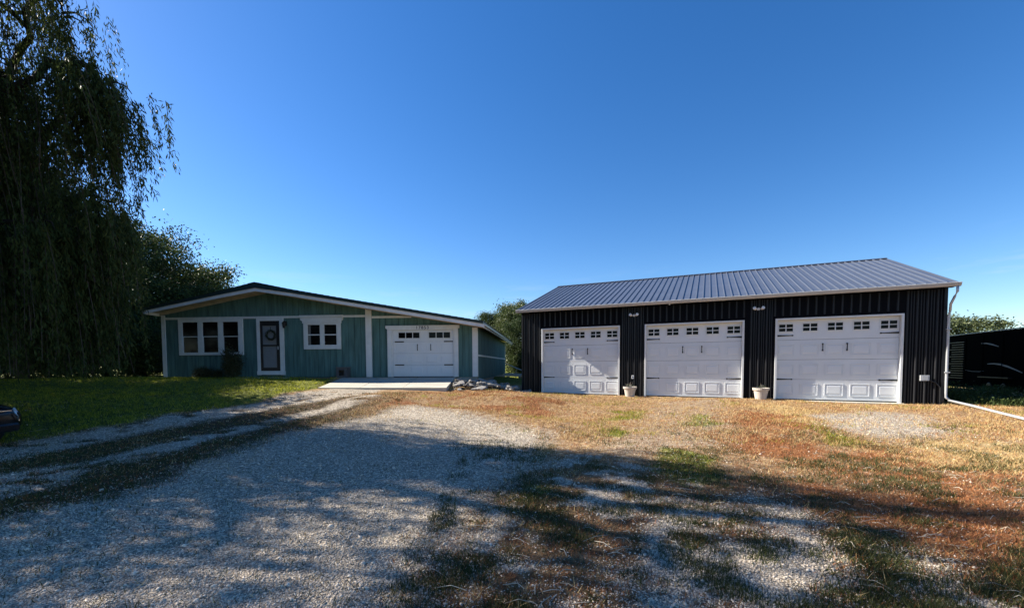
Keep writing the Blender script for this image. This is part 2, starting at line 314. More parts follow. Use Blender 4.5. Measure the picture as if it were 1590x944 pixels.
def ground_material():
    m = bpy.data.materials.new("ground_cover"); m.use_nodes = True; nt = m.node_tree; N = nt.nodes; L = nt.links; b = N["Principled BSDF"]
    b.inputs["Roughness"].default_value = .92; b.inputs["Specular IOR Level"].default_value = .15
    geo = N.new("ShaderNodeNewGeometry")
    def tex(scale, det=5, rough=.6):
        n = N.new("ShaderNodeTexNoise"); n.inputs["Scale"].default_value = scale; n.inputs["Detail"].default_value = det; n.inputs["Roughness"].default_value = rough
        L.new(geo.outputs["Position"], n.inputs[0]); return n
    def ramp(src, stops):
        r = N.new("ShaderNodeValToRGB"); L.new(src, r.inputs[0]); e = r.color_ramp.elements
        e[0].position, e[0].color = stops[0][0], (*stops[0][1], 1); e[1].position, e[1].color = stops[-1][0], (*stops[-1][1], 1)
        for p, c in stops[1:-1]: q = e.new(p); q.color = (*c, 1)
        return r.outputs[0]
    vor = N.new("ShaderNodeTexVoronoi"); vor.inputs["Scale"].default_value = 42; L.new(geo.outputs["Position"], vor.inputs[0])
    bw = N.new("ShaderNodeSeparateColor"); L.new(vor.outputs["Color"], bw.inputs[0])
    big = tex(1.3); fine = tex(55, 4, .7); midn = tex(9, 6, .7)
    grav = ramp(bw.outputs[0], [(0, (.06, .05, .038)), (.35, (.24, .20, .155)), (.75, (.50, .43, .335)), (1, (.84, .73, .58))])
    dust = ramp(fine.outputs[0], [(.35, (.20, .165, .12)), (.65, (.62, .53, .41))])
    mix = lambda a, c, f: (lambda q: (L.new(a, q.inputs[6]), L.new(c, q.inputs[7]), L.new(f, q.inputs[0]), q.outputs[2])[3])(N.new("ShaderNodeMix"))
    def mixc(a, c, f):
        q = N.new("ShaderNodeMix"); q.data_type = 'RGBA'; L.new(a, q.inputs[6]); L.new(c, q.inputs[7])
        if isinstance(f, float): q.inputs[0].default_value = f
        else: L.new(f, q.inputs[0])
        return q.outputs[2]
    g0 = mixc(grav, dust, .35)
    dirt = ramp(midn.outputs[0], [(.3, (.11, .060, .030)), (.5, (.32, .20, .10)), (.7, (.56, .40, .23))])
    lawn = ramp(midn.outputs[0], [(.3, (.05, .06, .010)), (.7, (.26, .27, .035))])
    redc = ramp(midn.outputs[0], [(.3, (.12, .045, .018)), (.55, (.30, .13, .05)), (.75, (.46, .27, .13))])
    strc = ramp(midn.outputs[0], [(.3, (.26, .17, .07)), (.7, (.62, .46, .23))])
    def attr(nm):
        a = N.new("ShaderNodeAttribute"); a.attribute_name = nm; return a.outputs["Fac"]
    def sharpen(a, lo=.35, hi=.65, amp=.5):
        ad = N.new("ShaderNodeMath"); ad.operation = 'MULTIPLY_ADD'; L.new(midn.outputs[0], ad.inputs[0]); ad.inputs[1].default_value = amp; ad.inputs[2].default_value = -amp*.5
        s = N.new("ShaderNodeMath"); s.operation = 'ADD'; L.new(a, s.inputs[0]); L.new(ad.outputs[0], s.inputs[1])
        r = N.new("ShaderNodeMapRange"); L.new(s.outputs[0], r.inputs[0]); r.inputs[1].default_value = lo; r.inputs[2].default_value = hi; return r.outputs[0]
    dark_c = ramp(midn.outputs[0], [(.3, (.035, .024, .014)), (.7, (.13, .085, .045))]); dirt = mixc(dirt, dark_c, attr("dark_brown"))  # darker brown mixed into the dirt where its mask is set
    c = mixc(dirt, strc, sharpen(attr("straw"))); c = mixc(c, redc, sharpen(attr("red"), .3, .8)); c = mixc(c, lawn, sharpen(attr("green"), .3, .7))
    c = mixc(c, lawn, attr("lawn")); c = mixc(c, g0, sharpen(attr("gravel"), .3, .75, .7))
    L.new(c, b.inputs["Base Color"])
    bp = N.new("ShaderNodeBump"); bp.inputs["Distance"].default_value = .03; bp.inputs["Strength"].default_value = .8
    ad = N.new("ShaderNodeMath"); ad.operation = 'ADD'; L.new(vor.outputs["Distance"], ad.inputs[0]); L.new(fine.outputs[0], ad.inputs[1]); L.new(ad.outputs[0], bp.inputs["Height"]); L.new(bp.outputs[0], b.inputs["Normal"])
    return m
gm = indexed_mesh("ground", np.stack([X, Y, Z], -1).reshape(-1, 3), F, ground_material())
for nm, a in (("gravel", gr), ("lawn", lw), ("green", gn), ("red", rd), ("straw", stw), ("dark_brown", dark_brown)):
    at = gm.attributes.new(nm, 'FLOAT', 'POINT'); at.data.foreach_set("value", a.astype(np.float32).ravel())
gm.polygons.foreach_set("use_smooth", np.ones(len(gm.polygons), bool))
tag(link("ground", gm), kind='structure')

# concrete apron that climbs to the house garage, three poured bays
def sheet(name, m, quad, lift, thick, n=14):
    q = [Vector((*p, 0)) for p in quad]; vs = []; fs = []
    for i in range(n+1):
        for j in range(n+1):
            u, v = i/n, j/n; p = (q[0]*(1-u)+q[1]*u)*(1-v)+(q[3]*(1-u)+q[2]*u)*v
            base = .655*(v)+.375*(1-v)
            vs.append((p.x, p.y, base+lift))
    k = len(vs); vs += [(x, y, z-thick) for x, y, z in vs]
    for i in range(n):
        for j in range(n):
            a = i*(n+1)+j; fs.append((a, a+n+1, a+n+2, a+1)); fs.append((k+a, k+a+1, k+a+n+2, k+a+n+1))
    for i in range(n):
        a = i*(n+1); fs.append((a, a+n+1, a+n+1+k, a+k)) ; a2 = a+n; fs.append((a2, a2+k, a2+n+1+k, a2+n+1))
        fs.append((i, i+k, i+1+k, i+1)); b_ = n*(n+1)+i; fs.append((b_, b_+1, b_+1+k, b_+k))
    return MB().add(vs, fs).build(name, m)
x0, x1 = -7.75, -2.55
slab_root = tag(empty("driveway_apron", (0, 0, 0)), kind='structure')
for i in range(3):
    a = x0+(x1-x0)*i/3+.006; c = x0+(x1-x0)*(i+1)/3-.006
    o = sheet("concrete_slab", M['conc'], [(a+.38-.25*i/3, 15.95-.15*i), (c+.38-.25*(i+1)/3, 15.8-.15*i), (c-.02, 19.16), (a-.02, 19.3)], 0, .3); o.parent = slab_root

def boxes(name, m, parent, lst, bevel=0.0):
    for b in lst: bx(name, m, parent, *b, bevel=bevel)
# ------------------------------------------------------------------ black pole barn
bx0, by0, byaw, BL, BW = BARN
barn = empty("pole_barn", (bx0, by0, 0), byaw, "black steel pole barn with grey ribbed metal roof and three white garage doors", "barn")
T = 2.75; DOORS = [(.90, 4.24), (5.19, 8.60), (9.54, 12.975)]; EAVE = 3.50; RIDGE = 5.52; OH = .30; OHS = .12
def roofz(y): return EAVE+.06+(RIDGE-EAVE-.06)*min(1, (y+OH)/(BW/2+OH))
wall = MB()
segs = []; p = 0
for a, b in DOORS: segs.append((p, a)); p = b
segs.append((p, BL))
for a, b in segs: wall.box(a, b, 0, .14, -.30, EAVE-.02)
for a, b in DOORS: wall.box(a+.001, b-.001, .001, .14, T, EAVE-.02)
wall_o = wall.build("wall", M['barn'], barn)
gz0 = roofz(0)-.09
MB().prism_x([(.14, -.3), (BW, -.3), (BW, gz0), (BW/2, roofz(BW/2)-.09), (.14, gz0)], .003, .12).build("wall", M['barn'], barn)
MB().prism_x([(.14, -.3), (BW, -.3), (BW, gz0), (BW/2, roofz(BW/2)-.09), (.14, gz0)], BL-.12, BL-.003).build("wall", M['barn'], barn)
bx("wall", M['barn'], barn, .12, BL-.12, BW-.14, BW-.02, -.3, EAVE-.02)
# ribs on the front wall: tall meshes beside the doors, short ones above them
def rib_mesh(z0, z1, w=.066, h=.024):
    return MB().add([(-w/2, 0, z0), (w/2, 0, z0), (w*.16, -h, z0), (-w*.16, -h, z0), (-w/2, 0, z1), (w/2, 0, z1), (w*.16, -h, z1), (-w*.16, -h, z1)],
                    [(0, 1, 5, 4), (1, 2, 6, 5), (2, 3, 7, 6), (3, 0, 4, 7), (0, 3, 2, 1), (4, 5, 6, 7)]).mesh("wall_rib", M['barnrib'])
tall = rib_mesh(-.25, EAVE-.06); short = rib_mesh(T+.09, EAVE-.06)
minor = rib_mesh(-.25, EAVE-.06, .03, .008)
PITCH = .2355; x = .10
k = 0
while x < BL-.06:
    d = [1 for a, b in DOORS if a-.06 < x < b+.06]
    link("wall_rib", short if d else tall, wall_o, loc=(x, -.001, 0))
    if not d:
        for off in (.085, .15):
            if not [1 for a, b in DOORS if a-.04 < x+off < b+.04] and x+off < BL-.08: link("wall_rib", minor, wall_o, loc=(x+off, -.001, 0))
    x += PITCH
side_rib = rib_mesh(-.25, gz0-.04)
for i in range(int(BW/PITCH)):
    y = .2+i*PITCH
    if y > BW-.1: break
    zt = roofz(min(y, BW-y))-.14
    link("wall_rib", side_rib, wall_o, loc=(.0, y, 0), rot=(0, 0, -math.pi/2), scale=(1, 1, zt/(gz0-.04)))
    link("wall_rib", side_rib, wall_o, loc=(BL, y, 0), rot=(0, 0, math.pi/2), scale=(1, 1, zt/(gz0-.04)))
for xx in (0, BL): 
    s = -1 if xx == 0 else 1
    bx("corner_trim", M['barnrib'], barn, min(xx, xx+s*.03)-(.0 if s < 0 else .05), max(xx, xx+s*.03)+(.05 if s < 0 else 0), -.032, .08, -.25, EAVE-.05)
bx("base_trim", M['barnrib'], barn, .06, .9, -.04, -.006, -.12, -.02)
bx("eave_soffit", M['barn'], barn, -OHS+.01, BL+OHS-.01, -OH+.02, -.034, EAVE-.05, EAVE-.03)
# doors
win_me = None
def barn_door(a, b):
    D = empty("garage_door", (a, 0, 0)); D.parent = barn
    w = b-a
    boxes("door_frame", M['trim'], D, [(0, .065, -.035, .118, -.06, T), (w-.065, w, -.035, .118, -.06, T), (.0655, w-.0655, -.035, .118, T-.06, T)], bevel=.004)
    H = (T-.06+.02)/4
    for i in range(4): bx("door_section", M['door_white'], D, .066, w-.066, .118, .158, -.02+i*H+.004, -.02+(i+1)*H-.004, bevel=.003)
    bx("weather_seal", M['iron'], D, .066, w-.066, .125, .15, -.055, -.02)
    pitch = (w-.66)/4; cx = [.33+pitch*i for i in range(5)]
    pw, ph = pitch*.74, .40
    pm = MB()
    for (u0, u1, v0, v1) in ((-pw/2, pw/2, ph/2-.018, ph/2), (-pw/2, pw/2, -ph/2, -ph/2+.018), (-pw/2, -pw/2+.018, -ph/2+.018, ph/2-.018), (pw/2-.018, pw/2, -ph/2+.018, ph/2-.018)):
        pm.box(u0, u1, -.014, 0, v0, v1)
    i0, i1 = .045, .085
    o = [(-pw/2+i0, 0, -ph/2+i0), (pw/2-i0, 0, -ph/2+i0), (pw/2-i0, 0, ph/2-i0), (-pw/2+i0, 0, ph/2-i0)]
    q = [(-pw/2+i1, -.011, -ph/2+i1), (pw/2-i1, -.011, -ph/2+i1), (pw/2-i1, -.011, ph/2-i1), (-pw/2+i1, -.011, ph/2-i1)]
    pm.add(o+q, [(4, 5, 6, 7), (0, 1, 5, 4), (1, 2, 6, 5), (2, 3, 7, 6), (3, 0, 4, 7)])
    me = pm.mesh("door_panel", M['door_white'])
    for r in range(3):
        for c in cx: link("door_panel", me, D, loc=(c, .1175, -.02+H*(r+.5)))
    ww, wh = .225, .145; fr = MB()
    fr.box(-ww, ww, -.022, 0, wh-.022, wh).box(-ww, ww, -.022, 0, -wh, -wh+.022).box(-ww, -ww+.022, -.022, 0, -wh+.022, wh-.022).box(ww-.022, ww, -.022, 0, -wh+.022, wh-.022)
    fr.box(-.014, .014, -.020, 0, -wh+.0225, wh-.0225).box(-ww+.0225, -.0145, -.018, 0, -.012, .012).box(.0145, ww-.0225, -.018, 0, -.012, .012)
    fm = fr.mesh("window_frame", M['trim']); gm_ = MB().box(-ww+.02, ww-.02, -.006, 0, -wh+.02, wh-.02).mesh("window_pane", M['glass'])
    for c in cx:
        link("window_frame", fm, D, loc=(c, .1175, 2.43)); link("window_pane", gm_, D, loc=(c, .1172, 2.43))
    for s in (0, 1):
        for z in (2.165, .66):
            hx0, hx1 = (.068, .50) if not s else (w-.50, w-.068)
            tip = hx1 if not s else hx0; root = hx0 if not s else hx1
            hm = MB().add([(root, .104, z-.030), (root, .104, z+.030), (tip, .104, z+.012), (tip, .104, z-.012), (root, .117, z-.030), (root, .117, z+.030), (tip, .117, z+.012), (tip, .117, z-.012)],
                          [(0, 1, 2, 3), (4, 7, 6, 5), (0, 4, 5, 1), (1, 5, 6, 2), (2, 6, 7, 3), (3, 7, 4, 0)])
            dx = .05 if s else -.05
            hm.box(min(tip, tip-dx), max(tip, tip-dx), .1035, .117, z-.022, z+.022)
            hm.build("strap_hinge", M['iron'], D)
    for s in (-1, 1):
        hx_ = w/2+s*.33
        boxes("door_handle", M['iron'], D, [(hx_-.02, hx_+.02, .09, .117, 1.83, 1.88), (hx_-.02, hx_+.02, .09, .117, 1.62, 1.67), (hx_-.012, hx_+.012, .075, .0895, 1.63, 1.87)])
    return D
for a, b in DOORS: barn_door(a, b)
# concrete sill in front of each door
for a, b in DOORS: bx("door_sill", M['conc'], barn, a-.02, b+.02, -.30, .13, -.25, -.056)
# roof
roof = empty("roof", (0, 0, 0)); roof.parent = barn
sl = math.atan2(RIDGE-EAVE-.06, BW/2+OH); RX0, RX1 = -OHS, BL+OHS
slab = MB().prism_x([(-OH, EAVE+.06), (BW/2, RIDGE), (BW+OH, EAVE+.06), (BW+OH, EAVE+.02), (BW/2, RIDGE-.05), (-OH, EAVE+.02)], RX0, RX1)
slab.build("roof_sheet", M['roofmetal'], roof)
rl = (BW/2+OH)/math.cos(sl)-.09
rr = MB().add([(-.024, 0, 0), (.024, 0, 0), (.012, 0, .034), (-.012, 0, .034), (-.024, rl, 0), (.024, rl, 0), (.012, rl, .034), (-.012, rl, .034)],
              [(0, 1, 2, 3), (4, 7, 6, 5), (0, 4, 5, 1), (1, 5, 6, 2), (2, 6, 7, 3), (3, 7, 4, 0)]).mesh("roof_rib", M['roofmetal'])
n = int((RX1-RX0-.06)/PITCH)
for i in range(n+1):
    x = RX0+.07+i*PITCH
    link("roof_rib", rr, roof, loc=(x, -OH, EAVE+.0605), rot=(sl, 0, 0))
    link("roof_rib", rr, roof, loc=(x, BW+OH, EAVE+.0605), rot=(sl, 0, math.pi))
MB().prism_x([(BW/2-.17, RIDGE-.055+.045), (BW/2, RIDGE+.04), (BW/2+.17, RIDGE-.055+.045), (BW/2+.17, RIDGE-.03), (BW/2, RIDGE+.018), (BW/2-.17, RIDGE-.03)], RX0-.02, RX1+.02).build("ridge_cap", M['roofmetal'], roof)
for xa, xb in ((RX0-.025, RX0+.0), (RX1, RX1+.025)):
    MB().prism_x([(-OH, EAVE-.06), (BW/2, RIDGE-.13), (BW+OH, EAVE-.06), (BW+OH, EAVE+.085), (BW/2, RIDGE+.015), (-OH, EAVE+.085)], xa, xb).build("rake_trim", M['roofmetal'], roof)
# gutter with a rolled lip
for yy, nm in ((-OH, 'front'), ):
    gp = [(-OH-.005, EAVE+.045), (-OH-.10, EAVE+.055), (-OH-.115, EAVE+.04), (-OH-.105, EAVE+.0), (-OH-.07, EAVE-.055), (-OH-.005, EAVE-.055)]
    MB().prism_x(gp, RX0-.03, RX1+.06).build("gutter", M['gutter'], barn, bevel=.004)
    MB().prism_x([(-OH-.118, EAVE+.040), (-OH-.128, EAVE+.048), (-OH-.118, EAVE+.060), (-OH-.098, EAVE+.058)], RX0-.03, RX1+.06).build("gutter_lip", M['gutter'], barn)
# downspout: curls off the gutter end, hugs the corner, then runs out over the grass
ge = BL+OHS+.02
def flat_tube(pts, w, d, name="downspout", m=None):
    mb = MB(); mb.tube(pts, .033, 10); return mb.build(name, m or M['gutter'], barn, smooth=True)
flat_tube([(ge-.03, -OH-.05, EAVE-.05), (ge-.03, -OH-.05, EAVE-.20), (ge-.06, -OH+.02, EAVE-.34), (ge-.12, -.22, EAVE-.56), (BL+.07, -.08, EAVE-.72), (BL+.055, -.055, EAVE-.90), (BL+.055, -.055, .30), (BL+.06, -.06, .16), (BL+.14, -.09, .07)], .08, .06)
d0 = Vector((BL+.12, -.09, .07)); c_, s_ = math.cos(-byaw), math.sin(-byaw)
wx, wy = 11.75-bx0, 9.35-by0
d1 = Vector((wx*c_-wy*s_, wx*s_+wy*c_, hz(11.75, 9.35)+.05))
MB().tube([d0, d0.lerp(d1, .33)+Vector((0, 0, .01)), d0.lerp(d1, .66), d1], .033, 10).build("downspout_extension", M['gutter'], barn, smooth=True)
for z in (.9, 2.2): bx("downspout_strap", M['gutter'], barn, BL-.004, BL+.112, -.115, -.06, z, z+.03)
# boxes on the wall
def plate(x, z, w, h, d, m, nm, inner=True):
    o = bx(nm, m, barn, x-w/2, x+w/2, -.027-d, -.027, z-h/2, z+h/2, bevel=.004)
    if inner: bx(nm+"_socket", M['iron'], o, x-w/4, x+w/4, -.027-d-.004, -.027-d-.0005, z-h/4, z+h/4)
    return o
plate(4.755, .70, .085, .13, .02, M['lamp'], "outlet")
eb = plate(13.49, .74, .21, .17, .07, M['gutter'], "electrical_box", False)
bx("box_lid", M['gutter'], eb, 13.43, 13.56, -.027-.074, -.027-.0705, .68, .80)
MB().tube([(13.62, -.05, .66), (13.75, -.05, .60), (13.86, -.05, .45), (13.87, -.05, -.05)], .02, 6).build("conduit", M['iron'], barn)
MB().lathe([(.0, -.02), (.022, -.02), (.028, .0), (.02, .02), (0, .02)], 10, (6.11, -.30, EAVE-.075)).build("motion_sensor", M['lamp'], barn)
# things on the barn wall
def wpt(b, x, y, z=0):
    c, s = math.cos(b[2]), math.sin(b[2]); return (b[0]+x*c-y*s, b[1]+x*s+y*c, z)
def floodlight(x, z, label):
    F_ = empty("floodlight", wpt(BARN, x, -.03, z), byaw, label, "light", "twin floodlights on the barn wall")
    MB().lathe([(0, 0), (.05, 0), (.05, .03), (0, .03)], 14).build("base_plate", M['lamp'], F_, rot=(R(90), 0, 0))
    for s in (-1, 1):
        MB().tube([(0, -.03, 0), (s*.05, -.06, .0), (s*.075, -.08, .0)], .012, 6).build("arm", M['lamp'], F_)
        h = MB().lathe([(0, -.02), (.03, -.02), (.048, .03), (.055, .09), (.05, .092), (0, .088)], 14).build("lamp_head", M['lamp'], F_, smooth=False, loc=(s*.10, -.08, -.0), rot=(R(68), 0, s*R(28)))
        MB().lathe([(0, .089), (.046, .0925), (.03, .102), (0, .106)], 14).build("lens", M['lens'], h)
    MB().lathe([(0, -.03), (.02, -.025), (.022, 0), (0, .005)], 10, (0, -.07, -.045)).build("motion_sensor", M['iron'], F_)
floodlight(4.79, 3.11, "white twin-head floodlight on black wall between left and middle barn doors")
floodlight(9.02, 3.11, "white twin-head floodlight on black wall between middle and right barn doors")
def planter(x, h, label, stems):
    px, py, _ = wpt(BARN, x, -.36); z = hz(px, py)-.02
    P = empty("flower_pot", (px, py, z), random.random()*3, label, "flower pot", "pale flower pots by the barn doors")
    r = .255
    MB().lathe([(0, 0), (r*.62, 0), (r*.66, .02), (r*.86, h-.09), (r*.86, h-.085), (r*.97, h-.085), (r, h-.07), (r*1.03, h), (r*.97, h), (r*.92, h-.06), (0, h-.06)], 28).build("pot", M['pot'], P, smooth=False)
    MB().lathe([(0, h-.05), (r*.90, h-.055), (r*.9, h-.059), (0, h-.059)], 20).build("soil", M['soil'], P)
    mb = MB()
    for i in range(stems):
        a = random.random()*6.28; q = random.random()*.15; b = Vector((math.cos(a)*q, math.sin(a)*q, h-.06))
        t = b+Vector((random.uniform(-.08, .08), random.uniform(-.08, .08), random.uniform(.08, .24)))
        mb.tube([b, (b+t)/2+Vector((.01, .01, 0)), t], [.004, .003, .002], 4)
    mb.build("dry_stem", M['deadbrush'], P)
    vs = []
    for i in range(60):
        a = random.random()*6.28; q = random.random()*.16; c = np.array([math.cos(a)*q, math.sin(a)*q, h-.05+random.random()*.13])
        d = rng.normal(size=3)*.018; e = rng.normal(size=3)*.01; vs += [c-d, c+e, c+d, c-e]
    o = link("leaf", fast_mesh("leaf", np.array(vs), 4, M['shrub']), P); o['kind'] = 'stuff'
planter(4.70, .40, "pale flower pot with dry stems below the wall outlet, left of the middle barn door", 14)
planter(9.11, .42, "pale flower pot standing between the middle and right barn doors", 8)

# ------------------------------------------------------------------ teal house
hx0, hy0, hyaw, HL, HD = HOUSE; HZ = .671
house = empty("ranch_house", (hx0, hy0, HZ), hyaw, "low teal board-sided house with white trim and shallow gabled roof", "house")
PK = 5.30
def S(a): return 3.93-(.180*(PK-a) if a < PK else .170*(a-PK))
HW = HL
body = MB().prism_y([(.02, -.6), (HW-.02, -.6), (HW-.02, S(HW)-.03), (PK, S(PK)-.03), (.02, S(0)-.03)], .03, HD-.02)
body_o = body.build("wall", M['teal'], house)
bx("foundation", M['found'], house, .03, HW-.005, .0, HD-.01, -.62, -.02)
# openings (x0,x1,z0,z1): boards are cut round them
OPEN = [(.95, 4.0, 1.15, 2.66), (4.85, 6.02, .0, 2.66), (7.12, 8.80, 1.36, 2.50), (11.10, 14.35, -.05, 2.30)]
bw_ = .297; x = .0; i = 0
while x < HW-.02:
    xe = min(x+bw_, HW)
    cuts = sorted({x+.008, xe-.008} | {c for o in OPEN for c in o[:2] if x+.012 < c < xe-.012})
    for a, b in zip(cuts[:-1], cuts[1:]):
        m_ = (a+b)/2; spans = [(.02, None)]
        for o in OPEN:
            if o[0] <= m_ <= o[1]: spans = ([(.02, o[2])] if o[2] > .1 else [])+[(o[3], None)]
        for z0, z1 in spans:
            if z1 is None:
                pts = [(a, z0), (b, z0), (b, S(b)-.005)] + ([(PK, S(PK)-.005)] if a < PK < b else []) + [(a, S(a)-.005)]
            else: pts = [(a, z0), (b, z0), (b, z1), (a, z1)]
            MB().prism_y(pts, -.016-.004*(i % 2), .03).build("siding_board", M['teal'], body_o)
    x = xe; i += 1
y = .0; i = 0
def sidetop(y): return S(HW)-.03
while y < HD-.05:
    ye = min(y+.41, HD-.02)
    MB().box(HW-.02, HW+.008+.003*(i % 2), y+.005, ye-.005, .0, S(HW)-.03).build("siding_board", M['teal'], body_o)
    MB().box(-.008-.003*(i % 2), .02, y+.005, ye-.005, .0, S(0)-.03).build("siding_board", M['teal'], body_o)
    y = ye; i += 1
# roof
RW0, RW1, RF, RB = -.10, 15.62, -.82, HD+1.6
roofh = empty("roof", (0, 0, 0)); roofh.parent = house
def Fz(a): return S(a)+.02
xs_ = [RW0, 1.5, 3.7, PK, 6.9, 9, 12, RW1]
th = {RW0: .12, 1.5: .125, 3.7: .15, PK: .25, 6.9: .155, 9: .13, 12: .12, RW1: .11}
def fz2(a): return S(a)+(-.03 if abs(a-PK) < .01 else 0)
low = [(a, fz2(a)+.14) for a in xs_]; top = [(a, fz2(a)+.14+th[a]) for a in xs_]
MB().prism_y(low+top[::-1], RF-.03, RB).build("roof_deck", M['drip'], roofh)
fl = [(a, fz2(a)-.005) for a in xs_]; ft = [(a, fz2(a)+.139) for a in xs_]
MB().prism_y(fl+ft[::-1], RF, RF+.04).build("fascia", M['fascia'], roofh)
MB().prism_y([(a, fz2(a)+.105) for a in xs_]+[(a, fz2(a)+.137) for a in xs_[::-1]], RF+.042, RB-.01).build("soffit", M['soffit'], roofh)
# frieze under the soffit against the wall and rafters
MB().prism_y([(a, S(a)+.0) for a in (RW0+.02, PK, RW1-.02)]+[(a, S(a)+.104) for a in (RW1-.02, PK, RW0+.02)], -.05, .02).build("frieze_board", M['soffit'], roofh)
bx("fascia", M['fascia'], roofh, RW1, RW1+.035, RF-.02, RB, S(RW1)-.03, S(RW1)+.14)
bx("fascia", M['fascia'], roofh, RW0-.035, RW0, RF-.02, RB, S(RW0)-.02, S(RW0)+.14)
MB().prism_x([(RF, 0), (RB, 0), (RB, .06), (RF, .06)], 0, .07).build("gutter", M['gutter'], roofh, loc=(RW1+.036, 0, S(RW1)+.045))
# shingle courses (each a strip with a butt edge), both slopes
for side in (0, 1):
    a0, a1 = (PK, RW0) if side == 0 else (PK, RW1)
    nC = int(abs(a1-a0)/.28); sg = MB()
    for c in range(nC):
        u0 = a0+(a1-a0)*c/nC; u1 = a0+(a1-a0)*(c+1)/nC+(.02 if a1 > a0 else -.02)
        def tz(a):
            return float(np.interp(a, [p for p in xs_], [fz2(p)+.14+th[p] for p in xs_]))
        zz0, zz1 = tz(u0)+.004, tz(u1)+.016
        n_t = 26
        for t in range(n_t):
            ya = RF-.05+(RB-RF+.1)*t/n_t+.008*((c+t) % 2); yb = RF-.05+(RB-RF+.1)*(t+1)/n_t-.012
            sg.add([(u0, ya, zz0), (u0, yb, zz0), (u1, yb, zz1), (u1, ya, zz1), (u1, ya, zz1-.018), (u1, yb, zz1-.018), (u0, ya, zz0-.012), (u0, yb, zz0-.012)], [(0, 1, 2, 3), (3, 2, 5, 4), (0, 3, 4, 6), (1, 7, 5, 2)])
    o = sg.build("shingle", M['shingle'], roofh); o['kind'] = 'stuff'
MB().lathe([(0, 0), (.05, 0), (.05, .28), (.0, .28)], 12, (13.9, 3.2, S(13.9)+.22)).build("vent_pipe", M['drip'], roofh)
# trim
def tb(name, *a, m='trim', p=None, bevel=.004): return bx(name, M[m], p or house, *a, bevel=bevel)
tb("corner_board", -.02, .17, -.055, .09, .0, S(0)-.01)
MB().prism_y([(10.06, .0), (10.33, .0), (10.33, S(10.33)-.004), (10.06, S(10.06)-.004)], -.10, -.016).build("corner_board", M['trim'], house, bevel=.004)
tb("corner_board", HW-.22, HW+.02, -.07, .10, .0, S(HW-.22)-.05)
tb("corner_board", HW-.06, HW+.022, HD-.2, HD, -.02, S(HW)-.03)
tb("band_board", .175, 10.055, -.05, -.016, 2.76, 2.86)
MB().prism_y([(10.335, 2.70), (12.2, 2.70), (12.2, S(12.2)-.003), (11.6, 2.80), (10.335, 2.80)], -.05, -.016).build("band_board", M['trim'], house)
tb("band_board", HW+.012, HW+.035, .11, HD-.21, .93, 1.01)
tb("skirt_board", HW+.001, HW+.014, .1, HD-.2, -.16, -.02, m='teal')
# three-part window
W = empty("window", (0, 0, 0)); W.parent = house
boxes("window_frame", M['trim'], W, [(.85, 1.05, -.075, -.013, 1.06, 2.757), (3.86, 4.09, -.075, -.013, 1.06, 2.757), (1.051, 3.859, -.075, -.013, 1.06, 1.19), (1.051, 3.859, -.075, -.013, 2.62, 2.757), (1.83, 2.07, -.070, -.013, 1.191, 2.619), (2.85, 3.09, -.070, -.013, 1.191, 2.619)], bevel=.004)
for a in (1.052, 2.072, 3.092):
    b = a+.776 if a < 3 else 3.858
    bx("window_pane", M['glass'], W, a, b, -.030, .005, 1.192, 2.618)
    boxes("sash", M['trim'], W, [(a, b, -.046, -.031, 1.92, 1.955), (a, a+.03, -.044, -.031, 1.192, 1.919), (b-.03, b, -.044, -.031, 1.192, 1.919)])
# small double window with a moulded head
W = empty("window", (0, 0, 0)); W.parent = house
boxes("window_frame", M['trim'], W, [(7.07, 7.27, -.075, -.013, 1.30, 2.50), (8.66, 8.86, -.075, -.013, 1.30, 2.50), (7.271, 8.659, -.075, -.013, 1.30, 1.50), (7.271, 8.659, -.075, -.013, 2.43, 2.50), (7.86, 8.07, -.070, -.013, 1.501, 2.429)], bevel=.004)
MB().prism_y([(7.03, 2.502), (8.90, 2.502), (8.90, 2.60), (8.97, 2.66), (8.97, 2.757), (6.93, 2.757), (6.93, 2.66), (7.03, 2.60)], -.10, -.013).build("window_head", M['trim'], W, bevel=.004)
bx("window_head_cap", M['trim'], W, 6.90, 9.0, -.13, -.051, 2.77, 2.87, bevel=.006)
for a, b in ((7.272, 7.859), (8.071, 8.658)):
    bx("window_pane", M['glass'], W, a, b, -.030, .005, 1.502, 2.428)
    bx("sash", M['trim'], W, a, b, -.05, -.031, 1.945, 1.995)
bx("curtain", M['curtain'], W, 7.29, 7.40, -.034, -.0305, 1.52, 2.40)
# front door with black storm door
D = empty("front_door", (0, 0, 0)); D.parent = house
boxes("door_frame", M['trim'], D, [(4.77, 4.93, -.075, -.013, .10, 2.757), (5.90, 6.10, -.075, -.013, .10, 2.757), (4.931, 5.899, -.075, -.013, 2.64, 2.757)], bevel=.004)
bx("door_sill", M['trim'], D, 4.80, 6.12, -.16, -.013, .12, .30, bevel=.006)
boxes("storm_door", M['stormdoor'], D, [(4.932, 5.04, -.055, -.02, .302, 2.638), (5.73, 5.898, -.055, -.02, .302, 2.638), (5.041, 5.729, -.055, -.02, .302, .46), (5.041, 5.729, -.055, -.02, 2.42, 2.638), (5.041, 5.729, -.055, -.02, 1.46, 1.53)], bevel=.003)
bx("door_leaf", M['doorface'], D, 5.035, 5.735, -.018, .01, .455, 2.425)
for z0, z1 in ((.58, 1.34), (1.65, 2.3)): bx("door_panel", M['doorface'], D, 5.15, 5.62, -.026, -.0185, z0, z1, bevel=.006)
bx("door_handle", M['gutter'], D, 5.80, 5.83, -.10, -.056, 1.30, 1.45)
wr = empty("wreath", wpt(HOUSE, 5.48, -.085, HZ+1.98), hyaw, "dark twig wreath hanging on the upper half of the front door", "wreath")
mb = MB()
